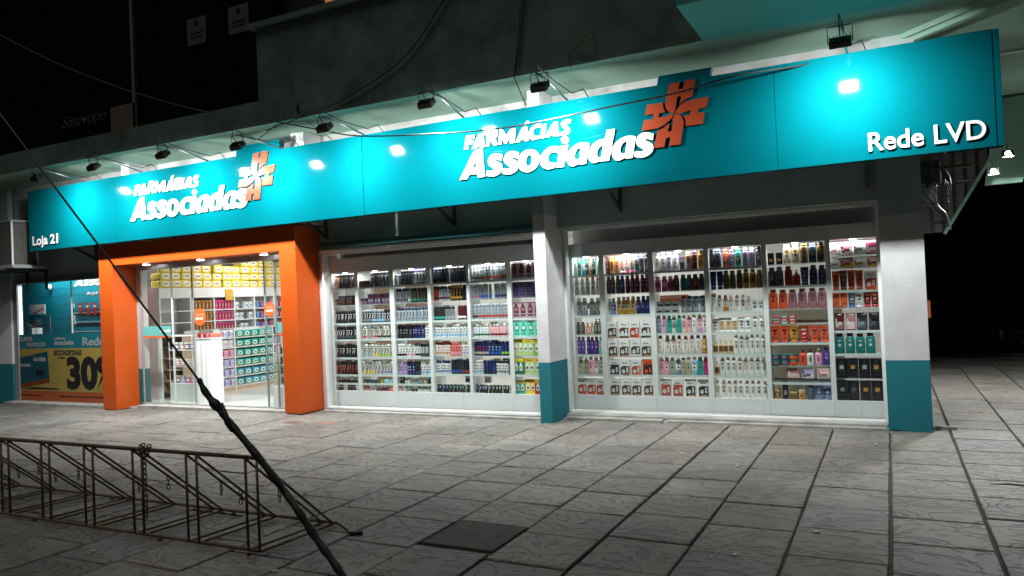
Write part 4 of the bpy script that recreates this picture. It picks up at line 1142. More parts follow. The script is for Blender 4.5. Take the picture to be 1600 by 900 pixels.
r2(1, 3, [('C', 'offwhite', 'hotpink' if i < 5 else 'charcoal', 'black', 'white', cs) for i in range(10)])
r2(1, 4, [('C', 'offwhite', 'lightblue' if i < 3 else 'yellow' if i < 5 else 'lime', 'black', 'white', cs) for i in range(10)])
r2(1, 5, [('C', 'offwhite', 'yellow' if i < 4 else 'lilac' if i < 7 else 'bluegrey', 'black', 'white', cs) for i in range(10)])
r2(1, 6, rep(4, 'K3', 'darkgreen', 'teal', 'grey', None, (.7, 1, 1)) + [('K3', 'yellow', 'lime', 'teal', None, (.9, 1, 1.3)), ('K3', 'cyan', 'white', 'yellow', None, (.9, 1, 1.3)), ('K3', 'white', 'lightblue', 'cyan', None, (.9, 1, 1.2))])
r2(1, 7, rep(2, 'R', 'pink', 'mauve', 'wine', 'tan', 1.0) + rep(2, 'R', 'white', 'white', 'lightblue', 'white', 1.0) + rep(4, 'R', 'white', 'blush', 'wine', 'wine', 1.0) + [('K3', 'orange', 'white', 'red', None, (.7, 1, 1)), ('K3', 'coral', 'white', 'red', None, (.7, 1, 1))])
r2(2, 0, rep(2, 'C1', 'grey', 'slate', 'plum', 'slate', .72) + rep(4, 'C', 'black', 'charcoal', 'slate', 'black', tall) + rep(2, 'C2', 'grey', 'silver', 'charcoal', 'purple', (1, 1, 1.1)) + rep(3, 'C2', 'grey', 'silver', 'plum', 'plum', (1, 1, 1.1)))
r2(2, 1, rep(4, 'C2', 'grey', 'plum', 'slate', 'navy', 1.0) + [('C2', 'grey', 'sage', 'slate', 'green', 1.0)] + rep(6, 'C', 'charcoal', 'green', 'olive', 'black', 1.0))
r2(2, 2, [('C2', 'silver', 'grey', 'slate', 'maroon' if i < 2 else 'slate', 1.0) for i in range(10)])
r2(2, 3, rep(5, 'C1', 'black', 'charcoal', 'silver', 'black', cs) + rep(4, 'C1', 'navy', 'navy', 'lilac', 'navy', cs) + rep(2, 'C1', 'white', 'offwhite', 'blue', 'white', cs))
r2(2, 4, rep(3, 'C1', 'white', 'black', 'navy', 'white', cs) + rep(3, 'C1', 'white', 'pink', 'navy', 'white', cs) + rep(2, 'C', 'white', 'black', 'green', 'green', cs) + rep(4, 'C', 'grey', 'charcoal', 'white', 'black', cs))
r2(2, 5, rep(3, 'C1', 'lilac', 'lilac', 'navy', 'lilac', (1, 1, .9)) + rep(3, 'C1', 'navy', 'purple', 'offwhite', 'navy', (1, 1, .9)) + rep(2, 'C1', 'charcoal', 'slate', 'charcoal', 'charcoal', (1, 1, .9)) + rep(4, 'C1', 'white', 'lightblue', 'navy', 'white', (1, 1, .9)))
r2(2, 6, rep(2, 'R', 'charcoal', 'grey', 'white', 'black', 1.05) + rep(3, 'R', 'white', 'offwhite', 'black', 'white', 1.05) + rep(2, 'R', 'white', 'white', 'green', 'lightblue', 1.05) + rep(3, 'R', 'white', 'sage', 'black', 'offwhite', 1.05) + rep(2, 'R', 'slate', 'charcoal', 'white', 'darkgreen', 1.05))
r2(2, 7, rep(2, 'R', 'pink', 'blush', 'wine', 'pink', 1.0) + rep(2, 'R', 'grey', 'mint', 'teal', 'silver', 1.0) + rep(2, 'R', 'yellow', 'white', 'black', 'charcoal', 1.0) + rep(3, 'R', 'slate', 'teal', 'white', 'white', 1.0) + rep(2, 'R', 'charcoal', 'grey', 'white', 'white', 1.0))
r2(3, 0, rep(3, 'C2', 'slate', 'charcoal', 'grey', 'slate', 1.08) + rep(7, 'C2', 'charcoal', 'darkgreen', 'slate', 'black', (1.05, 1.05, 1.14)))
r2(3, 1, rep(2, 'C', 'brick', 'black', 'red', 'darkred', (1, 1, 1.02)) + rep(4, 'C', 'silver', 'maroon', 'grey', 'charcoal', 1.0) + rep(4, 'C', 'black', 'gold', 'gold', 'gold', 1.05) + rep(2, 'C', 'black', 'navy', 'slate', 'black', 1.04))
r2(3, 2, rep(4, 'C1', 'charcoal', 'aqua', 'darkred', 'charcoal', (1, 1, .95)) + rep(3, 'C', 'grey', 'silver', 'slate', 'charcoal', (1, 1, .95)) + rep(4, 'C1', 'maroon', 'white', 'darkred', 'maroon', (1, 1, .95)) + [('C1', 'darkred', 'darkred', 'black', 'darkred', (1, 1, .95))])
r2(3, 3, rep(11, 'C1', 'white', 'lightblue', 'slate', 'white', (1, 1, .9)))
r2(3, 4, [('C1', 'white', 'tan', 'red', 'brick', cs)] * 5 + rep(4, 'C1', 'coral', 'pink', 'wine', 'coral', cs) + rep(3, 'C1', 'white', 'lilac', 'purple', 'white', cs))
r2(3, 5, rep(5, 'C1', 'white', 'bluegrey', 'navy', 'navy', (1, 1, .9)) + rep(4, 'C1', 'charcoal', 'blue', 'navy', 'black', (1, 1, .95)) + rep(3, 'C1', 'charcoal', 'brick', 'navy', 'black', (1, 1, .95)))
r2(3, 6, rep(4, 'R', 'charcoal', 'navy', 'lightblue', 'black', 1.1) + rep(7, 'R', 'charcoal', 'darkgreen', 'mint', 'black', 1.1))
r2(4, 0, rep(4, 'C1', 'silver', 'charcoal', 'grey', 'silver', 1.0) + rep(8, 'C1', 'silver', 'brick', 'grey', 'grey', (1, 1, 1.06)))
r2(4, 1, rep(3, 'C1', 'silver', 'mauve', 'grey', 'silver', 1.0) + rep(6, 'C1', 'grey', 'blue', 'grey', 'silver', 1.0) + rep(4, 'C1', 'grey', 'navy', 'grey', 'silver', 1.0))
r2(4, 2, rep(2, 'C1', 'silver', 'charcoal', 'grey', 'silver', 1.0) + rep(10, 'C1', 'silver', 'brick', 'grey', 'silver', 1.0))
r2(4, 3, rep(5, 'C1', 'white', 'green', 'lightblue', 'offwhite', (1, 1, .85)) + rep(6, 'C1', 'blush', 'wine', 'pink', 'white', (1, 1, .85)))
r2(4, 4, rep(5, 'C1', 'navy', 'beige', 'red', 'navy', cs) + rep(4, 'C1', 'navy', 'blue', 'lightblue', 'navy', cs) + rep(3, 'C1', 'navy', 'lime', 'blue', 'navy', cs))
r2(4, 5, rep(3, 'C1', 'white', 'lightblue', 'brick', 'offwhite', cs) + rep(4, 'C1', 'navy', 'charcoal', 'blue', 'navy', cs) + rep(4, 'C1', 'white', 'grey', 'black', 'charcoal', (1, 1, .9)) + [('C1', 'navy', 'gold', 'blue', 'navy', cs)])
r2(4, 6, rep(3, 'R', 'charcoal', 'blue', 'offwhite', 'black', 1.15) + rep(8, 'R', 'charcoal', 'charcoal', 'white', 'black', 1.15))
for lev, (c, l, p) in enumerate((('dusty', 'brown', 'darkbrown'), ('plum', 'slate', 'navy'), ('dusty', 'mauve', 'maroon'), ('mint', 'white', 'aqua'))):
    r2(5, lev, rep(4, 'G', c, l, p))
r2(5, 4, [('G2', 'palegreen', 'yellow', 'amber'), ('G2', 'palegreen', 'yellow', 'green'), ('G2', 'lime', 'yellow', 'green')], pad=-.03)
r2(5, 5, [('G2', 'green', 'yellow', 'lime'), ('G2', 'palegreen', 'yellow', 'maroon'), ('G2', 'palegreen', 'yellow', 'plum')], pad=-.03)
r2(5, 6, [('G2', 'aqua', 'yellow', 'brown', None, .82), ('G2', 'yellow', 'gold', 'brown', None, .9), ('G2', 'red', 'yellow', 'brown', None, .9)], pad=-.03)

# ------------------------------------------------------------------ things seen behind the shelves
def hang_sign(x0, x1, z0, z1, y, label, parts):
    t = thing("hanging_sign", label, "sign", ((x0 + x1) / 2, y, z0))
    ox = (x0 + x1) / 2
    MB().box(x0 - ox, x1 - ox, 0, .012, 0, z1 - z0).build("board", m_teal_flat, t)
    for (a, b, c, d) in parts[0]:
        MB().box(a - ox, b - ox, -.006, -.001, c - z0, d - z0, bev=.002).build("tag", m_orange_tag, t)
    for (txt, a, b, c, d) in parts[1]:
        letters("lettering", txt, a - ox, b - ox, c - z0, d - z0, -.009, .0025, m_paper, .01, 0, t, 2)
    return t
m_orange_tag = mat("orange_tag", (.55, .11, .02), .5)
hang_sign(-2.75, -2.1, 1.42, 1.52, 9.78, "teal and orange hanging sign reading arinho behind the grey boxes", ([(-2.78, -2.36, 1.395, 1.545)], [("arinho!", -2.72, -2.42, 1.41, 1.47), ("Aqui você tem", -2.74, -2.44, 1.5, 1.535)]))
hang_sign(-3.95, -3.55, 1.4, 1.48, 9.78, "plain teal hanging sign with orange end, nearest the middle pillar", ([(-3.98, -3.86, 1.39, 1.485)], []))
hang_sign(-7.0, -6.75, 1.4, 1.52, 9.6, "small orange hanging sign behind the dark cartons, second bay from portal", ([(-6.9, -6.7, 1.39, 1.53)], [("bel", -6.86, -6.74, 1.42, 1.5)]))
hang_sign(-6.5, -5.9, 1.4, 1.53, 9.6, "long plain teal hanging sign behind the silver spray cans", ([], []))
hang_sign(-5.05, -4.5, 1.4, 1.52, 9.62, "teal hanging sign with an orange end behind silver red-based spray cans", ([(-5.15, -5.0, 1.39, 1.53)], []))
hang_sign(-5.7, -5.4, 1.4, 1.5, 9.62, "short teal hanging sign with orange square, fourth bay from portal", ([(-5.48, -5.36, 1.39, 1.52)], []))
# beige shelving further inside
for i, (x, w) in enumerate(((-7.5, 1.1), (-1.0, .9))):
    t = thing("beige_shelf_unit", ("beige wooden shelf unit inside behind the dark bottles near the portal", "beige drawer unit inside behind the orange tubes near end pillar")[i], "shelf unit", (x, 10.6 if i == 0 else 9.95, .012))
    MB().box(-w / 2, w / 2, .02, .4, 0, 2.1 if i == 0 else 1.33).build("body", m_beige, t)
    for k in range(5):
        z = .25 + k * .36 if i == 0 else .2 + k * .24
        MB().box(-w / 2 + .02, w / 2 - .02, -.03, .019, z, z + (.03 if i == 0 else .21)).build("shelf" if i == 0 else "drawer_front", m_beige if i == 0 else mat("cream_drawer", (.6, .54, .44), .4), t)
# packs in the second rank, seen between the shelves
back = []
for b in range(5):
    for lev in range(3, 7):
        z = lv2[b][lev] + .005
        for k in range(3):
            if random.random() < .62:
                x = bays2[b][0] + .1 + .17 * k + random.uniform(-.03, .03)
                c, nm = random.choice((('red', 'red'), ('white', 'white'), ('blue', 'blue'), ('lightblue', 'light blue'), ('pink', 'pink'), ('yellow', 'yellow'), ('green', 'green'), ('offwhite', 'off-white')))
                if b == 0: c, nm = 'red', 'red'
                product('K5', c, x, Y2 + .17, z + .1 if lev < 6 else z + .12, "%s carton, %s from left, behind cans, %s, %s" % (nm, ORD[k], SN8[min(lev, 7)], BAYN2[b]), "second rank cartons in the left window", 'white', random.choice(('red', 'white', 'blue', 'black')), sc=(1.2, 1, .95), rz=0)

# ------------------------------------------------------------------ shop interior behind the entrance
XW = -12.0
# wall shelving along the left side, facing +x
t = thing("wall_shelving", "tall white wall shelving with bulkhead inside the entrance, stacked with packs", "shelf unit", (XW, 9.4, .012))
MB().box(-.32, .0, 0, 4.2, 1.85, 2.045).build("bulkhead", m_white, t)
MB().box(-.34, -.322, 0, 4.2, 0, 1.85).build("back_panel", m_interior, t)
for k, y in enumerate((.0, .68, 1.24, 1.76, 2.3, 2.86, 3.5, 4.2)):
    MB().box(-.32, -.002, y, y + .03, 0, 1.848).build("upright", m_white, t)
for z in (1.17, 1.39, 1.61):
    MB().box(-.319, -.004, .032, 4.19, z - .02, z).build("shelf", m_white, t)
GX = -11.6
t = thing("low_gondola", "low white shelf run under the wall shelving, filled with teal and lilac packs", "shelf unit", (GX, 9.9, .012))
for z in (.09, .28, .47, .66, .85, 1.04):
    MB().box(-.38, .0, 0, 3.2, z - .02, z).build("shelf", m_white, t)
for y in (.36, .87, 1.9, 2.6, 3.2):
    MB().box(-.38, -.003, y - .015, y + .015, .0, 1.22).build("upright", m_white, t)
MB().box(-.39, -.381, 0, 3.2, 0, 1.22).build("back_panel", m_interior, t)
MB().box(-.38, -.01, 0.02, 3.18, 0, .068).build("kick_plate", m_beige, t)

def soft_pack(w, d, h, kind):
    g = MB()
    g.box(-w / 2, w / 2, -d / 2, d / 2, 0, h, 0, bev=min(w, d, h) * .2)
    if kind == 'y':    # two print patches
        g.prism([(.32 * w * math.cos(a * PI / 7), h * .52 + .3 * h * math.sin(a * PI / 7)) for a in range(14)], -d / 2 - .003, -d / 2 + .002, 1)
        g.box(-w * .2, w * .2, -d / 2 - .005, -d / 2 + .002, h * .42, h * .62, 2)
    elif kind == 't':
        g.prism([(.3 * w * math.cos(a * PI / 7) + .03 * w, h * .48 + .3 * h * math.sin(a * PI / 7)) for a in range(14)], -d / 2 - .003, -d / 2 + .002, 1)
        g.prism([(.17 * w * math.cos(a * PI / 6) + .03 * w, h * .48 + .15 * h * math.sin(a * PI / 6)) for a in range(12)], -d / 2 - .006, -d / 2 + .002, 2)
        g.box(-w * .48, -w * .3, -d / 2 - .002, -d / 2 + .002, h * .05, h * .3, 3)
    else:
        g.box(-w * .36, -w * .05, -d / 2 - .003, -d / 2 + .002, h * .15, h * .85, 1)
        g.box(w * .1, w * .36, -d / 2 - .003, -d / 2 + .002, h * .3, h * .6, 2)
    return g.mesh("soft_pack", [m_body, m_label, m_print, mat("yellow_print", (.6, .42, .03), .5) if kind == 't' else m_white])
def pack(name, cat, key, fn, col, lab, prt, loc, label, group, rz=PI / 2):
    o = bpy.data.objects.new(name, shared(key, fn))
    COL.objects.link(o)
    o.color = hexc(CL.get(col, col)); o['label_colour'] = hexc(CL.get(lab, lab)); o['print_colour'] = hexc(CL.get(prt, prt))
    o.location = loc; o.rotation_euler = (0, 0, rz + random.uniform(-.08, .08))
    return tag(o, label, cat, group)
# yellow nappy packs on top of the bulkhead
for k in range(15):
    n = 4 if k in (5, 8, 9, 10, 11, 13) else 3
    for j in range(n):
        pack("nappy_pack", "nappy pack", 'nappy', lambda: soft_pack(.235, .26, .142, 'y'), 'e9d266', 'f4efdf', '8088b0', (XW - .15 + random.uniform(-.02, .03), 9.56 + k * .243 + random.uniform(-.012, .012), 2.06 + j * .143),
             "yellow nappy pack, %s stack from the left, %s from the bottom" % (ORD[k], ORD[j]), "yellow nappy packs on the bulkhead", PI / 2)
# boxes on the wall shelves
cols = [('amber', 'darkbrown', 'champagne', 'hair dye box'), ('hotpink', 'darkbrown', 'peach', 'hair dye box'), ('white', 'lightblue', 'charcoal', 'medicine box'), ('hotpink', 'purple', 'cyan', 'toy pack'), ('red', 'pink', 'white', 'toy pack')]
yy = [(10.09, 10.62), (10.68, 11.14), (11.2, 11.68), (11.74, 12.24), (12.3, 12.86)]
for b, (a, c) in enumerate(yy):
    for j, z in enumerate((1.185, 1.405, 1.625)):
        n = 6 if b < 2 else 4
        for k in range(n):
            if b == 2 and (k + j) % 3 == 0: continue
            cc = cols[b]
            y = a + (c - a) * (k + .5) / n
            pack("hair_dye_box" if b < 2 else "small_box", "box", 'hd%d' % (b // 2), (lambda b=b: soft_pack(.078 if b < 2 else .1, .06, .18 if b < 2 else .13, 'p')), cc[0] if (b < 3 or k % 2) else cc[2], cc[1], cc[2], (XW - .06, y, z),
                 "%s %s, %s from left, %s wall shelf, %s bay inside the door" % ({'amber': 'amber', 'hotpink': 'pink', 'white': 'white', 'red': 'red'}[cc[0]], cc[3], ORD[k], ('lowest', 'middle', 'highest')[j], ORD[b]), "boxes on the wall shelves", PI / 2)
# wipes and pads on the low gondola
for j, z in enumerate((.102, .292, .482, .672, .862, 1.052)):
    for k in range(5):
        y = 10.8 + 1.0 * (k + .5) / 5
        pack("wipes_pack", "wipes pack", 'wipe', lambda: soft_pack(.185, .16, .135, 't'), '2aa79a' if j > 1 else '3fa8b8', 'f0f2ee', '1f7f80', (GX - .09, y, z), "teal wipes pack with white oval, %s from left, %s shelf from the floor" % (ORD[k], ORD[j]), "teal wipes packs on the low gondola", PI / 2)
    for k in range(3):
        y = 10.28 + .48 * (k + .5) / 3
        pack("pads_pack", "pads pack", 'pads', lambda: soft_pack(.155, .14, .15, 'p'), ('d8d8ee', 'd8d8ee', 'd8d8ee', 'ecb8cc', 'e8e8e8', 'e4e8f0')[j], ('6878c0', '6878c0', '6878c0', 'c04880', 'c8c0d0', '7888d0')[j], 'b8a8cc', (GX - .09, y, z), "%s pads pack, %s from left, %s shelf from the floor" % (('lilac', 'lilac', 'lilac', 'pink', 'white', 'blue and white')[j], ORD[k], ORD[j]), "pads packs on the low gondola", PI / 2)
    for k in range(4):
        y = 11.85 + .65 * (k + .5) / 4
        c = ('yellow', 'lime', 'offwhite', 'red', 'lilac', 'purple')[j]
        pack("pads_pack", "pads pack", 'pads', lambda: soft_pack(.155, .14, .15, 'p'), c, 'white', 'mint', (GX - .09, y, z), "%s pack beyond the teal wipes, %s from left, %s shelf from the floor" % (c.replace('offwhite', 'off-white').replace('lime', 'green'), ORD[k], ORD[j]), "packs beyond the teal wipes", PI / 2)
# orange shelf card hanging from the bulkhead
tag(MB().box(XW + .002, XW + .012, 10.93, 11.13, 1.8, 2.02).build("price_card", mat("amber_card", (.62, .36, .04), .6)), "amber price card stuck on the white bulkhead below the nappy packs", "price card")
# white promotion counter with red packs on it
t = thing("promotion_counter", "plain white counter just inside the glass door with red packs on top", "counter", (-10.52, 9.2, .012))
MB().box(-.21, .17, -.13, .13, 0, 1.1, bev=.006).build("body", m_white, t)
MB().box(-.22, .18, -.14, .14, 1.102, 1.13, bev=.004).build("top", m_white, t)
for k in range(9):
    x, y = -10.66 + .13 * (k % 3), 9.12 + .085 * (k // 3)
    o = pack("sweet_bag", "sweet bag", 'sweet', lambda: soft_pack(.125, .08, .07, 'p'), ('red', 'red', 'coral')[k % 3], 'white', 'red', (x, y, 1.143), "red and white sweet bag on the white counter, %s in row %s from the glass" % (ORD[k % 3], ORD[k // 3]), "red bags on the white counter", random.uniform(-.5, .5))
# display case and wooden cubby at the left of the door
t = thing("wood_cubby", "narrow brown wooden cubby shelves inside the door beside the glass display", "shelf unit", (-12.0, 9.62, .012))
MB().box(-.3, .3, .3, .33, 0, 1.15).build("back_panel", m_wood, t)
for x in (-.3, .28): MB().box(x, x + .03, 0, .299, 0, 1.15).build("side_panel", m_beige, t)
for z in (.08, .29, .5, .71, .92, 1.12): MB().box(-.269, .279, .0, .299, z, z + .025).build("shelf", m_beige, t)
t = thing("glass_display_case", "low glass display case with pink jars left of the white counter", "display case", (-11.33, 9.42, .012))
MB().box(-.3, .3, -.15, .15, 0, .3, bev=.003).build("base", mat("grey_green_panel", (.5, .56, .52), .4), t)
for z in (.305, .6, .9): MB().box(-.3, .3, -.15, .15, z, z + .012).build("shelf", m_white, t)
for x in (-.3, .29):
    for y in (-.15, .14): MB().box(x, x + .01, y, y + .01, .318, 1.15).build("post", m_alu, t)
MB().box(-.3, .3, -.15, .15, 1.152, 1.17).build("top", m_white, t)
for j, z in enumerate((.33, .625, .925)):
    for k in range(4):
        c = (('wine', 'lightblue', 'hotpink', 'hotpink'), ('pink', 'peach', 'white', 'offwhite'), ('purple', 'gold', 'purple', 'plum'))[j][k]
        o = product('J', c, -11.52 + k * .13, 9.36, z, "%s jar in the glass display case, %s from left, %s shelf" % (CW.get(c, c), ORD[k], ('lowest', 'middle', 'upper')[j]), "jars in the glass display case", 'white', 'wine', 'offwhite', (1.25, 1.25, 2.0))
# till desk things
t = thing("till_desk", "beige till desk with a dark screen seen through the left door leaf", "desk", (-12.6, 10.3, .012))
MB().box(-.3, .3, -.5, .5, 0, 1.14).build("body", m_beige, t)
MB().box(-.32, .32, -.52, .52, 1.142, 1.17).build("top", m_white, t)
t = thing("till_screen", "grey till screen standing on the desk inside the door", "monitor", (-12.45, 10.2, 1.182))
MB().box(-.03, .03, -.03, .03, 0, .12).build("stand", m_greyframe, t)
MB().box(-.03, .02, -.2, .2, .12, .42, bev=.006).build("screen", mat("screen_grey", (.16, .22, .22), .2), t)
# teal wire bin at the right of the door
t = thing("wire_bin", "teal wire bin of green packs right behind the right door leaf", "wire bin", (-8.72, 9.25, .012))
MB().box(-.22, .22, -.2, .2, 0, .32, bev=.005).build("base", m_white, t)
w_ = MB()
for z in (.36, .52, .68, .84, 1.0):
    w_.tube([(-.2, -.18, z), (.2, -.18, z), (.2, .18, z), (-.2, .18, z)], .005, 5, closed=True)
for (x, y) in [(a * .2, b * .18) for a in (-1, -.5, 0, .5, 1) for b in (-1, 1)] + [(a * .2, b * .18) for a in (-1, 1) for b in (-.33, .33)]:
    w_.tube([(x, y, .325), (x, y, 1.02)], .005, 5)
w_.build("basket", m_white, t)
for k in range(8):
    pack("green_pack", "pack", 'gpack', lambda: soft_pack(.17, .15, .155, 'p'), 'teal' if k % 3 else 'aqua', 'darkgreen', 'yellow', (-8.81 + .18 * (k % 2), 9.25, .34 + .16 * (k // 2)), "%s pack in the wire bin, %s column, %s from the bottom" % ('dark teal' if k % 3 else 'bright teal', ('left', 'right')[k % 2], ORD[k // 2]), "teal packs in the wire bin", random.uniform(-.1, .1))

# glass entrance doors: fixed leaves and the slid-open leaves
t = thing("glass_door", "frameless glass sliding entrance door with orange round stickers inside the orange portal", "glass door", (-9.85, 8.92, 0))
MB().box(-2.02, 1.78, -.06, .06, 2.36, 2.446, bev=.003).build("track_rail", m_greyframe, t)
MB().box(-2.02, 1.78, -.05, .05, .013, .03).build("floor_track", m_greyframe, t)
for (a, b, y, z1) in ((-2.0, -1.2, .0, 2.358), (-1.24, -.74, .028, 2.358), (.9, 1.18, .028, 2.358), (1.14, 1.76, .0, 2.358)):
    MB().box(a, b, y, y + .01, .032, z1).build("pane", m_glass, t)
for (x, y, m_) in ((-1.235, .016, m_alu), (-.752, .04, m_greyframe), (.9, .04, m_greyframe), (1.15, .012, m_greyframe), (-2.005, .0, m_greyframe), (1.755, .0, m_greyframe)):
    MB().box(x - .012, x + .014, y - .012, y + .011, .031, 2.357).build("stile", m_, t)
def disc(cx, cz, r, y, m_, name, parent):
    MB().prism([(cx + r * math.cos(a * PI / 20), cz + r * math.sin(a * PI / 20)) for a in range(40)], y, y + .002, 0).build(name, m_, parent)
disc(-.55, 1.5, .145, -.003, m_orange_tag, "sticker", t)
s1 = bpy.data.objects["sticker"]
letters("lettering", "AQUI VOCÊ TEM", -.64, -.45, 1.53, 1.55, -.006, .002, m_paper, .02, 0, s1, 2)
letters("lettering", "oferta!", -.65, -.47, 1.45, 1.51, -.006, .002, m_paper, .02, 0, s1, 2)
disc(1.0, 1.58, .115, .022, m_orange_tag, "sticker", t)
s2 = bpy.data.objects["sticker.001"]
letters("lettering", "AQUI VOCÊ TEM", .93, 1.07, 1.61, 1.625, .019, .002, m_paper, .02, 0, s2, 2)
letters("lettering", "cuidado!", .92, 1.08, 1.54, 1.59, .019, .002, m_paper, .02, 0, s2, 2)
for (a, b, y) in ((-1.98, -1.26, -.0035), (1.18, 1.74, -.0035)):
    q = MB(); q.box(a, b, y, y + .002, 1.2, 1.37); q.build("sticker_band", mat("frosted_teal_film", (.1, .36, .34), .5), t)
    q = MB(); q.box(a, b, y, y + .002, 1.165, 1.198); q.build("sticker_band", m_orange_tag, t)
letters("lettering", "Associadas", -1.55, -1.28, 1.255, 1.32, -.0065, .002, m_paper, .03, .2, t, 2)

# ------------------------------------------------------------------ left window with the banner
LX0, LX1, LY = -15.76, -11.98, 8.98
t = thing("banner_window", "glass window left of the orange portal with a yellow discount banner across its foot", "shop window", (0, 0, 0))
f = MB()
f.box(LX0, LX0 + .13, LY - .02, LY + .1, -.04, 2.318)
f.box(LX0 + .131, LX1, LY - .02, LY + .1, 2.285, 2.318)
f.box(LX0 + .131, LX1, LY - .03, LY + .1, -.1, -.045)
f.build("frame", m_greyframe, t)
for (a, b) in ((LX0 + .132, -13.945), (-13.925, LX1)):
    MB().box(a, b, LY + .01, LY + .018, -.043, 2.283).build("pane", m_glass, t)
MB().box(-13.944, -13.926, LY + .005, LY + .025, -.043, 2.283).build("mullion", m_alu, t)
MB().box(LX0 + .135, LX0 + .16, LY + .03, LY + .06, 1.2, 2.25).build("led_strip", mat("led_strip", (.9, .9, .9), .4, emit=(1, 1, 1), estr=5), t)
bn = MB()
yb = LY + .004
bn.box(LX0 + .135, LX1, yb, yb + .004, 1.0, 1.285, 0)
bn.box(LX0 + .135, LX1, yb, yb + .004, .17, .9985, 1)
bn.box(LX0 + .135, LX1, yb, yb + .004, -.04, .1685, 2)
bn = bn.build("banner", [mat("teal_banner", (.008, .13, .16), .5), m_yellow_sign, m_orange_sign], t)
def bt_(txt, a, b, c, d, m_, bold=.02, shear=0.0, y=yb - .003):
    letters("lettering", txt, a, b, c, d, y, .0025, m_, bold, shear, bn, 3)
m_bw = mat("banner_white", (.3, .3, .3), .5)
bt_("SUPER", -15.63, -15.18, 1.145, 1.235, m_bw, .03, .1)
bt_("PROMOÇÃO", -15.37, -14.77, 1.02, 1.135, m_bw, .03, .1)
bt_("FARMÁCIAS", -14.5, -14.15, 1.165, 1.215, m_bw, .04, .2)
brand_word(ASSOC, (-14.51, -13.9, 1.06, 1.15), yb - .003, .0025, m_bw, m_bw, bn)
bt_("Rede LVD", -13.63, -12.35, 1.04, 1.2, m_bw, .02)
bt_("ANTICONCEPCIONAIS", -14.535, -13.67, .86, .965, m_blackprint, .03)
bt_("ou mesmo", -14.4, -14.18, .8, .83, m_blackprint, .03)
bt_("30%", -14.14, -12.6, .205, .845, m_blackprint, .05)
bt_("Promoção válida somente por meses", -15.65, -14.95, .06, .1, m_blackprint, .02)
bt_("Válido enquanto durar estoque de farmácia associado em promoção", -14.4, -12.3, .05, .1, m_blackprint, .02)
bx = MB()
bx.prism([(-15.73, .808), (-14.722, .947), (-14.68, .42), (-15.69, .27)], yb - .003, yb - .0005, 0)
bx.prism([(-15.69, .275), (-14.68, .424), (-14.675, .345), (-15.68, .205)], yb - .0045, yb - .0007, 1)
bx.prism([(-15.6, .2), (-14.4, .205), (-14.4, .225), (-15.2, .24)], yb - .003, yb - .0008, 2)
bx.build("printed_box", [mat("banner_box_teal", (.004, .06, .085), .5), mat("banner_box_orange", (.2, .03, .01), .5), m_blackprint], bn)
brand_word(ASSOC, (-15.66, -15.27, .64, .71), yb - .006, .0025, m_bw, m_bw, bn)
bt_("Compra inteligente", -15.17, -14.78, .72, .85, m_bw, .01, .0, yb - .006)
MB().box(-15.1, -14.86, yb - .006, yb - .0035, .47, .58).build("printed_label", m_blackprint, bn)
# teal slat wall behind, with its lettering and hooks
t = thing("slat_wall", "teal slat wall with white lettering and hooks behind the banner window", "slat wall", (0, 0, 0))
sw = MB()
for k in range(16): sw.box(-17.4, -12.62, 9.62, 9.66, .16 * k - .05, .16 * k + .105)
sw.box(-17.4, -12.62, 9.661, 9.68, -.05, 2.9)
sw.build("panel", m_teal_flat, t)
brand_word(ASSOC, (-14.82, -12.8, 2.2, 2.39), 9.612, .006, m_paper, m_paper, t)
letters("lettering", "Aqui você tem mais", -14.42, -12.9, 2.0, 2.085, 9.612, .006, m_paper, .02, 0, t, 2)
for z in (1.66, 1.47, 1.28): MB().box(-14.85, -12.63, 9.602, 9.6185, z, z + .014).build("rail", m_alu, t)
for k in range(10):
    x = -14.8 + k * .23
    c = ('offwhite', 'red', 'red', 'red', 'white', 'white', 'silver', 'silver', 'white', 'grey')[k]
    h = (.09, .2, .24, .24, .13, .13, .12, .14, .1, .1)[k]
    o = product('K4', c, x, 9.58, 1.86 - h, "%s blister pack on the teal slat wall, %s from the left" % ({'offwhite': 'off-white'}.get(c, c), ORD[k]), "blister packs hanging on the slat wall", 'white', 'red', sc=(1.8, .4, h / .13), rz=0)
product('K', 'offwhite', -14.75, 9.55, 1.45, "cream carton with red edge hanging apart on the teal slat wall", None, 'white', 'brick', sc=(1.7, .5, 1), rz=0)
for k, x in enumerate((-13.55, -13.15, -12.8)):
    product('K5', 'charcoal', x, 9.57, 1.29, "black item lying on the lowest slat wall rail, %s from left" % ORD[k], "black items on the lowest rail", 'grey', 'black', sc=(1.8, .6, .55), rz=0)
# dome camera, spectacle stand, small white box on a bracket
t = thing("dome_camera", "small white dome camera on the teal slat wall behind the banner window", "camera", (-15.55, 9.6, 2.23))
d_ = MB(); d_.loft([(0, .06, .06, 0), (.025, .06, .06, 0), (.03, .05, .05, 0), (.06, .04, .04, 0), (.075, .015, .015, 0)], 18)
for v in d_.bm.verts: v.co = Vector((v.co.x, -v.co.z, v.co.y))
d_.build("housing", m_white, t)
MB().box(-.012, .012, -.08, -.074, -.012, .012).build("lens", m_blackprint, t)
t = thing("card_rack", "black wire card rack with a red and white header behind the banner window", "display rack", (-15.85, 9.45, .0))
r_ = MB()
for x in (-.16, .1, .36, .5):
    r_.tube([(x, 0, 0), (x, 0, 1.66)], .012, 6)
for z in (.9, 1.08, 1.26, 1.44, 1.62):
    r_.tube([(-.16, 0, z), (.5, 0, z)], .009, 6); r_.box(-.16, .5, -.05, 0, z, z + .012)
r_.build("frame", m_black, t)
MB().box(-.14, .38, -.03, -.015, 1.68, 1.88).build("header", m_paper, t)
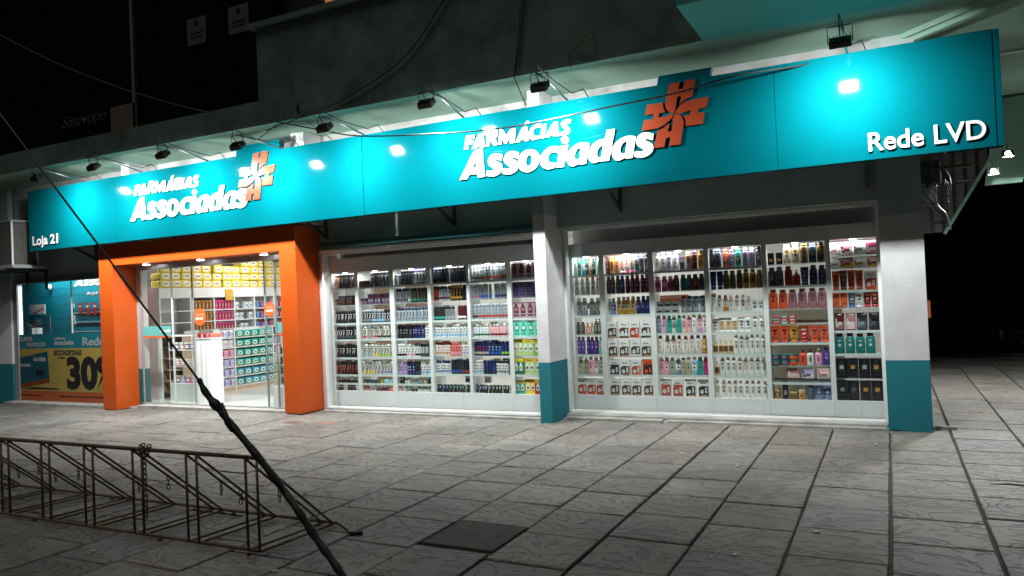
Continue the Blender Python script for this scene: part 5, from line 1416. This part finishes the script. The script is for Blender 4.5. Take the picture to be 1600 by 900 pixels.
MB().prism([(-.1, 1.7), (.1, 1.74), (.34, 1.82), (.34, 1.79), (.1, 1.705)], -.034, -.0305).build("header_stripe", mat("red_print", (.4, .02, .03), .5), t)
for k in range(6):
    product('K4', ('charcoal', 'plum', 'grey')[k % 3], -15.9 + .24 * (k % 2), 9.41, 1.094 + .18 * (k // 2), "dark card pack in the wire rack, %s column, row %s from bottom" % (('left', 'right')[k % 2], ORD[k // 2]), "card packs in the wire rack", 'silver', 'mauve', sc=(3, .3, 1.0), rz=0)
t = thing("door_opener", "small white box on a dark bracket inside the banner window", "bracket box", (-15.5, 9.2, 1.28))
MB().box(.03, .2, -.05, .05, -.02, .12, bev=.004).build("box", m_white, t)
MB().prism([(-.28, .22), (.12, .14), (.14, .122), (-.28, .16)], -.03, .03).build("bracket", m_dark, t)
for (x, p) in ((-13.9, 140), ):
    area("slat_light", (x, 9.3, 2.75), (0, .35, -1), 3.2, .15, p, (1, 1, 1))

# ------------------------------------------------------------------ air conditioner on a bracket, far left
t = thing("air_conditioner", "grey mesh sided air conditioner unit on a bracket left of the teal sign", "air conditioner", (-14.85, 8.45, 2.6))
def mesh_grille():
    m = bpy.data.materials.new("wire_mesh_grille")
    m.use_nodes = True
    tt = m.node_tree; b = tt.nodes["Principled BSDF"]
    tc = tt.nodes.new("ShaderNodeTexCoord")
    mp = tt.nodes.new("ShaderNodeMapping"); mp.inputs["Rotation"].default_value = (R(45), R(0), 0)
    mp.inputs["Scale"].default_value = (1, 1, 1)
    ck = tt.nodes.new("ShaderNodeTexChecker"); ck.inputs["Scale"].default_value = 44
    ck.inputs["Color1"].default_value = (.13, .125, .11, 1); ck.inputs["Color2"].default_value = (.02, .02, .02, 1)
    tt.links.new(tc.outputs["Object"], mp.inputs[0]); tt.links.new(mp.outputs[0], ck.inputs[0]); tt.links.new(ck.outputs[0], b.inputs["Base Color"])
    b.inputs["Roughness"].default_value = .5
    return m
a = MB(); a.box(-.42, .42, -.22, .22, 0, .8, bev=.03)
a.build("casing", mesh_grille(), t)
a = MB(); a.box(-.43, .43, -.23, .23, .802, .84, bev=.01); a.build("top", m_greyframe, t)
for (x, y) in ((.405, -.235), (-.42, -.235), (.405, .215)):
    MB().box(x, x + .025, y, y + .025, 0, .8).build("corner_trim", m_alu, t)
MB().box(-.5, .55, -.3, .3, -.06, -.002, bev=.005).build("tray", m_greyframe, t)
for x in (-.3, .3):
    MB().prism([(-.3, -.062), (.35, -.062), (.47, -.062), (.47, -.45), (.43, -.45), (.42, -.12), (-.3, -.1)], x, x + .03, axis='x').build("bracket", m_black, t)
a = MB(); a.tube([(-.3, -.24, .1), (-.45, -.3, .3), (-.5, -.1, .5)], .02, 8); a.build("pipe", m_black, t)

# ------------------------------------------------------------------ upper floor details
t = thing("wall_notice", "lower left of two small white notices on the dark upper glazing", "notice", (-9.57, 8.345, 5.8))
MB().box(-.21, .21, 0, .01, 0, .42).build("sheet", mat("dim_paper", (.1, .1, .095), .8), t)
disc(0, .33, .045, -.003, m_blackprint, "printed_seal", t)
letters("lettering", "ALUGA-SE", -.14, .14, .16, .2, -.003, .002, m_blackprint, .02, 0, t, 2)
letters("lettering", "3232-1820", -.12, .12, .1, .13, -.003, .002, m_blackprint, .01, 0, t, 2)
t = thing("wall_notice", "upper right of two small white notices on the dark upper glazing", "notice", (-8.66, 8.345, 5.8))
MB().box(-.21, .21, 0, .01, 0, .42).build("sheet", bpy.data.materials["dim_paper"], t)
disc(0, .33, .045, -.003, m_blackprint, "printed_seal", t)
letters("lettering", "ALUGA-SE", -.14, .14, .16, .2, -.003, .002, m_blackprint, .02, 0, t, 2)
letters("lettering", "3232-1820", -.12, .12, .1, .13, -.003, .002, m_blackprint, .01, 0, t, 2)
t = thing("script_sign", "dim white handwritten style sign on the dark upper glazing, far left", "sign", (0, 0, 0))
letters("lettering", "Sinevope", -13.0, -11.8, 4.88, 5.13, 8.33, .02, mat("dim_white_letter", (.1, .1, .1), .6), -.01, .4, t, 4)
tag(MB().box(-11.64, -10.98, 8.3, 8.345, 4.6, 5.1, bev=.004).build("boarded_panel", mat("beige_board", (.16, .13, .1), .8, var=.2)), "dim beige board fixed on the ledge beside the handwritten sign", "board")
t = thing("lit_window", "small warm lit upstairs window at the top edge above the wall", "window", (-6.7, 8.55, 5.85))
MB().box(-.45, .35, 0, .04, -.1, .9).build("pane", mat("warm_window", (.1, .05, .03), .5, emit=(.6, .25, .12), estr=.5), t)
MB().box(-.55, -.451, -.02, .04, -.1, .9).build("frame", m_dark, t)

# ------------------------------------------------------------------ wires
def smooth(pts, n=6):
    P = [Vector(p) for p in pts]
    out = []
    for i in range(len(P) - 1):
        a = P[max(i - 1, 0)]; b = P[i]; c = P[i + 1]; d = P[min(i + 2, len(P) - 1)]
        for k in range(n):
            u = k / n
            out.append(.5 * ((2 * b) + (c - a) * u + (2 * a - 5 * b + 4 * c - d) * u * u + (3 * b - a - 3 * c + d) * u ** 3))
    out.append(P[-1])
    return out
w_ = MB()
w_.tube(smooth([(-16.5, 7.0, 8.3), (-12.6, 7.2, 6.15), (-10.5, 7.28, 5.14), (-8.6, 7.37, 4.43), (-7.45, 7.42, 4.14), (-6.42, 7.48, 3.85), (-5.84, 7.52, 3.70), (-4.93, 7.57, 3.604), (-3.85, 7.64, 3.545), (-2.57, 7.74, 3.62), (-1.89, 7.8, 3.67), (-1.31, 7.85, 3.757), (-.73, 8.25, 3.86), (-.6, 8.35, 3.93)]), .009, 6)
tag(w_.build("drooping_cable", m_rubber), "long black cable drooping across the teal sign under its floodlights", "cable")
w_ = MB()
w_.tube(smooth([(-4.6, 7.97, 5.55), (-5.33, 7.975, 4.79), (-6.06, 7.975, 4.46), (-6.83, 7.975, 4.25), (-7.2, 7.95, 4.2), (-7.75, 7.9, 4.1)]), .008, 6)
tag(w_.build("wall_cable", m_rubber), "thin black cable curving down over the green upper wall", "cable")
w_ = MB()
w_.tube([(-3.7, 7.975, 5.5), (-3.79, 7.975, 4.66), (-3.87, 7.97, 4.21), (-3.86, 8.25, 3.93)], .007, 6)
w_.tube([(-3.68, 7.975, 5.5), (-3.76, 7.975, 4.66), (-3.862, 7.972, 4.21)], .005, 6)
tag(w_.build("wall_cable", m_rubber), "thin black cable dropping straight down the upper wall behind the sign", "cable")
w_ = MB(); w_.tube([(-8.0, 7.96, 4.0), (-7.6, 7.98, 4.19), (-7.2, 8.1, 4.2), (-6.9, 8.28, 3.93)], .006, 6)
tag(w_.build("short_cable", m_rubber), "short black cable running from the ledge to the sign by the left emblem", "cable")
t = thing("wall_bracket", "small broken pipe bracket on the green upper wall near its lower left corner", "bracket", (-7.2, 7.97, 4.36))
a = MB(); a.tube([(0, 0, -.1), (0, -.03, .02), (.0, -.03, .06)], .02, 8); a.build("pipe_end", m_dark, t)
a = MB(); a.tube([(0, -.03, .08), (.1, -.02, .06)], .01, 6); a.build("hook", m_rust, t)
t = thing("wall_bracket", "rusty hooks on the green upper wall above the right white lettering", "bracket", (-2.95, 7.97, 4.45))
a = MB(); a.tube([(-.1, 0, -.02), (-.05, -.04, .0), (.08, -.04, .02), (.1, 0, .06)], .012, 6); a.build("hook", m_rust, t)
a = MB(); a.tube([(-.12, -.005, -.04), (-.2, -.006, -.12), (-.2, -.006, -.26)], .005, 6); a.build("cable_end", m_rubber, t)
# peeled and rusted patches on the render
for k, (x, z, r_) in enumerate(((-6.6, 4.32, .06), (-5.9, 4.5, .04), (-4.2, 4.55, .05), (-3.3, 4.62, .05), (-9.4, 4.42, .08), (-8.9, 4.4, .06), (-12.1, 4.4, .07))):
    pass

# ------------------------------------------------------------------ guy wire with its black guard
t = thing("guy_wire", "steel guy wire with a black split hose around its lower end, crossing the bike rack", "guy wire", (-2.9, 3.6, 0))
GK = .955
def gp(x, z, dy=0.0): return (x * GK + 2.9, 3.6 * GK - 3.6 + dy, 1.6 + (z - 1.6) * GK)
a = MB()
a.tube([gp(-9.6, 6.35), gp(-6.42, 3.277), gp(-5.263, 2.148), gp(-4.205, 1.105), gp(-3.4, .34)], .0075, 8)
a.build("wire", mat("dark_steel_wire", (.03, .03, .03), .45, metal=.6), t)
a = MB()
pts = smooth([gp(-4.23, 1.14), gp(-4.17, 1.05), gp(-4.05, .93, .01), gp(-3.95, .86, -.01), gp(-3.7, .63), gp(-3.52, .44, .015), gp(-3.38, .32, -.005), gp(-3.26, .175, .0), gp(-3.12, .045, -.01), gp(-3.0, -.07, -.02), gp(-2.93, -.16, -.02)], 5)
rs = [.014 + .009 * min(1, i / 6) + .003 * math.sin(i * 1.7) for i in range(len(pts))]
for i in (8, 9): rs[i] += .008
a.tube(pts, rs, 10)
a.tube([gp(-4.0, .98, -.02), gp(-3.93, .86, -.035), gp(-3.9, .8, -.03)], [.012, .022, .01], 8)
a.build("guard", m_rubber, t)

# ------------------------------------------------------------------ bike rack
t = thing("bike_rack", "low rusty steel bicycle rack with hanging chains on the dark paving", "bike rack", (-5.1, 3.9, 0))
yf, yb_, zt = 3.575 - 3.9, 4.215 - 3.9, .632
a = MB(); a.tube([(-3.0, yf - .02, zt), (1.37, yf + .02, zt)], .0145, 8); a.build("top_bar", m_rust, t)
a = MB(); a.tube([(-3.0, yf - .02, .03), (1.37, yf + .02, .03)], .0125, 8); a.build("front_bar", m_rust, t)
a = MB(); a.tube([(-3.0, yb_, .03), (1.46, yb_ + .04, .03)], .0125, 8); a.build("rear_bar", m_rust, t)
px = [-6.505, -5.974, -5.453, -4.91, -4.361, -3.808]
px = [px[0] - 1.06, px[0] - .53] + px
for k, x in enumerate(px):
    for dx in (0, .1):
        X = x + dx + 5.1
        y0_ = yf + .008 * (X)/1.4
        a = MB(); a.tube([(X, y0_, .035), (X, y0_, zt - .008)], .0092, 7)
        a.tube([(X + .01, y0_, zt - .012), (X + .06, yb_ + .01, .035)], .0085, 7)
        a.tube([(X + .06, yb_ + .01, .03), (X, y0_, .03)], .0085, 7)
        a.build("hoop", m_rust, t)
for x in (-2.6, -1.0, .45, 1.3):
    for y in (yf, yb_ + .02):
        MB().box(x - .012, x + .012, y - .012, y + .012, -.02, .02).build("foot", m_rust, t)
def chain_mesh(n, s, drop=True):
    g = MB()
    for k in range(n):
        z = -k * s * 1.45
        ring = []
        for a_ in range(12):
            an = 2 * PI * a_ / 12
            u, v = math.cos(an) * s * .5, math.sin(an) * s
            ring.append((u, 0, z + v) if k % 2 == 0 else (0, u, z + v))
        g.tube(ring, s * .17, 5, closed=True)
    return g.mesh("chain", m_rust)
ch = [(-4.86, 3.57, .64, 12, .024, "thick rusty chain looped round the top bar of the bike rack, hanging lowest", 12)]
o = link("chain", chain_mesh(13, .026)); o.location = (-4.76, 3.56, .635)
tag(o, ch[0][5], "chain")
o2 = link("chain_loop", None) if False else None
lp = MB()
for k in range(9):
    an = 2 * PI * k / 9
    c = Vector((-4.76 + .02 * math.sin(k * 2), 3.56 + .034 * math.cos(an), .634 + .034 * math.sin(an)))
    lp.tube([c + Vector((.022 * math.cos(2 * PI * q / 10), .012 * math.sin(2 * PI * q / 10) * math.cos(an), .014 * math.sin(2 * PI * q / 10))) for q in range(10)], .005, 5, closed=True)
lp.build("wrap", m_rust, o).location = (4.76, -3.56, -.635)
sm = chain_mesh(3, .022)
for k, x in enumerate(px[1:]):
    for j, dx in enumerate((0, .1)):
        if (k + j) % 4 == 3: continue
        o = link("chain", sm)
        u = .42 + .12 * j
        o.location = (x + dx + .01 + .05 * u, 3.575 + .64 * u, .625 * (1 - u) + .0)
        o.rotation_euler = (0, 0, random.uniform(0, 3))
        tag(o, "short rusty chain on the %s slanted bar of the %s hoop pair from the left" % (('left', 'right')[j], ORD[k]), "chain", "short chains hanging on the bike rack")
# loose cable at the end of the rack
w_ = MB(); w_.tube(smooth([(-3.62, 4.25, .03), (-3.5, 4.2, .01), (-3.42, 4.14, .012), (-3.36, 4.16, .015)]), .008, 6)
w_.tube([(-3.42, 4.13, .015), (-3.34, 4.17, .015)], .016, 6)
tag(w_.build("cable_stub", m_rubber), "short black cable stub lying on the paving at the end of the bike rack", "cable")

# ------------------------------------------------------------------ right hand side of the building
t = thing("corrugated_gable", "grey corrugated metal gable hanging under the soffit right of the end pillar", "metal gable", (0, 13.9, 0))
g = MB()
x0, x1 = .45, 1.66
n = 22
for k in range(n):
    a = x0 + (x1 - x0) * k / n; b = x0 + (x1 - x0) * (k + 1) / n
    def zb(x): return 2.36 if x < .81 else 2.36 + (x - .81) / (1.64 - .81) * 1.4
    yy_ = .0 if k % 3 else .09
    g.prism([(a, zb(a)), (b, zb(b)), (b, 4.18), (a, 4.18)], yy_, yy_ + .02)
g.build("cladding", mat("grey_corrugated_metal", (.12, .11, .1), .5, metal=.2, var=.2), t)
g = MB(); g.prism([(.79, 2.34), (1.66, 3.8), (1.7, 3.78), (.83, 2.32)], -.06, .08)
g.build("edge_trim", m_soffit, t)
t = thing("steel_frame", "dark steel frame with coiled cables under the soffit right of the end pillar", "frame", (0, 11.5, 0))
for (p, q, r_) in (((.36, 0, 3.42), (1.35, 0, 3.42), .03), ((.36, 0, 3.08), (1.0, 0, 3.08), .02), ((.36, .1, 2.86), (1.0, .1, 2.88), .02), ((.36, .1, 2.62), (.75, .1, 2.62), .02), ((.36, .1, 2.36), (.72, .1, 2.36), .02),
                   ((.36, 0, 3.48), (.5, 0, 3.7), .018), ((.62, 0, 3.75), (.95, 0, 3.42), .03), ((.72, .1, 2.3), (.72, .1, 2.9), .02), ((.56, -.1, 3.75), (.56, -.1, 2.95), .008), ((.38, .1, 2.8), (.7, .1, 2.4), .015)):
    a = MB(); a.tube([p, q], r_, 6); a.build("bar", m_dark, t)
MB().box(.37, .66, .0, .12, 2.88, 3.2, bev=.01).build("junction_box", m_dark, t)
for k in range(5):
    c = MB()
    rr = .11 + .02 * k
    c.tube([(.62 + rr * .75 * math.cos(2 * PI * q / 24), -.06 - .01 * k, 2.93 + rr * 1.2 * math.sin(2 * PI * q / 24) - .02 * k) for q in range(24)], .009, 5, closed=True)
    c.build("cable_coil", m_rubber, t)
a = MB(); a.tube(smooth([(.6, -.1, 2.85), (.6, -.1, 2.6), (.7, -.1, 2.45), (.74, -.05, 2.25)]), .008, 5); a.build("cable_tail", m_greyframe, t)
tag(MB().prism([(1.3, 2.95), (1.75, 2.95), (2.1, 4.18), (1.5, 4.18)], 12.9, 13.0).build("lamp_fascia", m_soffit), "pale green hanging panel carrying two lit lamps beyond the sign end", "panel")
for i, (x, y, z, lb) in enumerate(((1.53, 12.4, 3.3, "lit floodlight nearer the sign, on the pale green hanging panel"), (1.37, 12.6, 3.1, "lit floodlight below and left of the other, on the gable edge"))):
    t = thing("side_floodlight", lb, "floodlight", (x, y, z), "lit floodlights beyond the sign end")
    h = MB(); h.box(-.07, .07, -.02, .06, -.05, .05, bev=.006); h.build("housing", m_black, t)
    h = MB(); h.prism([(.034 * math.cos(a_ * PI / 8), .034 * math.sin(a_ * PI / 8)) for a_ in range(16)], -.024, -.0205); h.build("lens", m_lens, t)
    h = MB(); h.tube([(0, .03, .05), (0, .06, .14), (0, .3, .2)], .01, 6); h.build("arm", m_greyframe, t)
    area("side", (0, -.04, -.03), (.1, -.25, -1), .12, .08, SIDE_W, (.97, 1, .98), 170, parent=t)
tag(MB().box(.36, .56, 9.2, 9.235, .002, .035, bev=.003).build("metal_strip", m_greyframe), "short dark metal strip on the ground at the foot of the end pillar", "metal strip")
# far away: low wall, bollards, lit orange sign
tag(MB().box(.5, 60, 21, 21.3, -.1, .3).build("boundary_wall", mat("brown_render", (.02, .013, .008), .9, var=.3, vscale=.5)), "low brown boundary wall far off in the dark on the right", "wall")
t = thing("backlit_sign", "small orange lit sign far off in the dark beside the end pillar", "sign", (1.3, 34, 0))
MB().box(-.3, .07, 0, .06, .1, .78).build("face", mat("orange_lit_sign", (.5, .15, .06), .5, emit=(.8, .25, .1), estr=.3), t)
MB().box(-.13, -.09, .01, .05, -.2, .099).build("post", m_dark, t)
t = thing("far_shrub", "dark low shrub in front of the far boundary wall", "shrub", (2.2, 20.3, -.03))
a = MB()
for k in range(160):
    v = Vector((random.gauss(0, .3), random.gauss(0, .15), abs(random.gauss(.2, .12))))
    d_ = Vector((random.uniform(-1, 1), random.uniform(-1, 1), random.uniform(0, 1))) * .06
    e_ = Vector((random.uniform(-1, 1), random.uniform(-1, 1), random.uniform(-1, 1))) * .03
    f_ = [a.bm.verts.new(v), a.bm.verts.new(v + d_ + e_), a.bm.verts.new(v + d_ * 1.6), a.bm.verts.new(v + d_ - e_)]
    a.bm.faces.new(f_)
a.build("foliage", mat("dark_leaves", (.008, .012, .006), .7), t)
a = MB(); a.tube([(0, 0, 0), (0, 0, .4)], .04, 6); a.build("stem", m_wood, t)
# scraps on the paving
for k, (x, y) in enumerate(((-1.9, 7.3), (-1.3, 6.9), (-3.4, 3.4), (-.9, 4.6), (-.2, 8.2), (-4.9, 3.25), (-2.0, 4.9), (-.5, 5.2))):
    s = MB(); r_ = .016
    s.prism([(x + r_ * (1 + .5 * math.sin(k * 3 + q * 2)) * math.cos(q * PI / 3), y + r_ * math.sin(q * PI / 3)) for q in range(6)], .004, .012, axis='z')
    tag(s.build("paper_scrap", m_paper), ("tiny white paper scrap on the paving, %s" % ("in front of the middle pillar", "on the joint below the third bay", "before the bike rack's near corner", "beside the wide dirt joint nearest the camera", "at the foot of the right window", "before the bike rack's front bar", "right of the dark cement patch", "on the wide joint right of the patch")[k]), "scrap", "paper scraps on the paving")

# broken edge across one joint at the far right of the paving
ck_ = MB()
px_ = [(.62, 6.84), (.75, 6.86), (.9, 6.83), (1.05, 6.855), (1.25, 6.83), (1.5, 6.85), (1.9, 6.84), (1.9, 6.875), (1.5, 6.88), (1.25, 6.87), (1.05, 6.9), (.9, 6.875), (.75, 6.9)]
ck_.prism(px_, -.01, .0045, axis='z')
struct(ck_.build("pavement_crack", mat("dark_crack", (.02, .018, .016), .95, var=.4, vscale=40)))
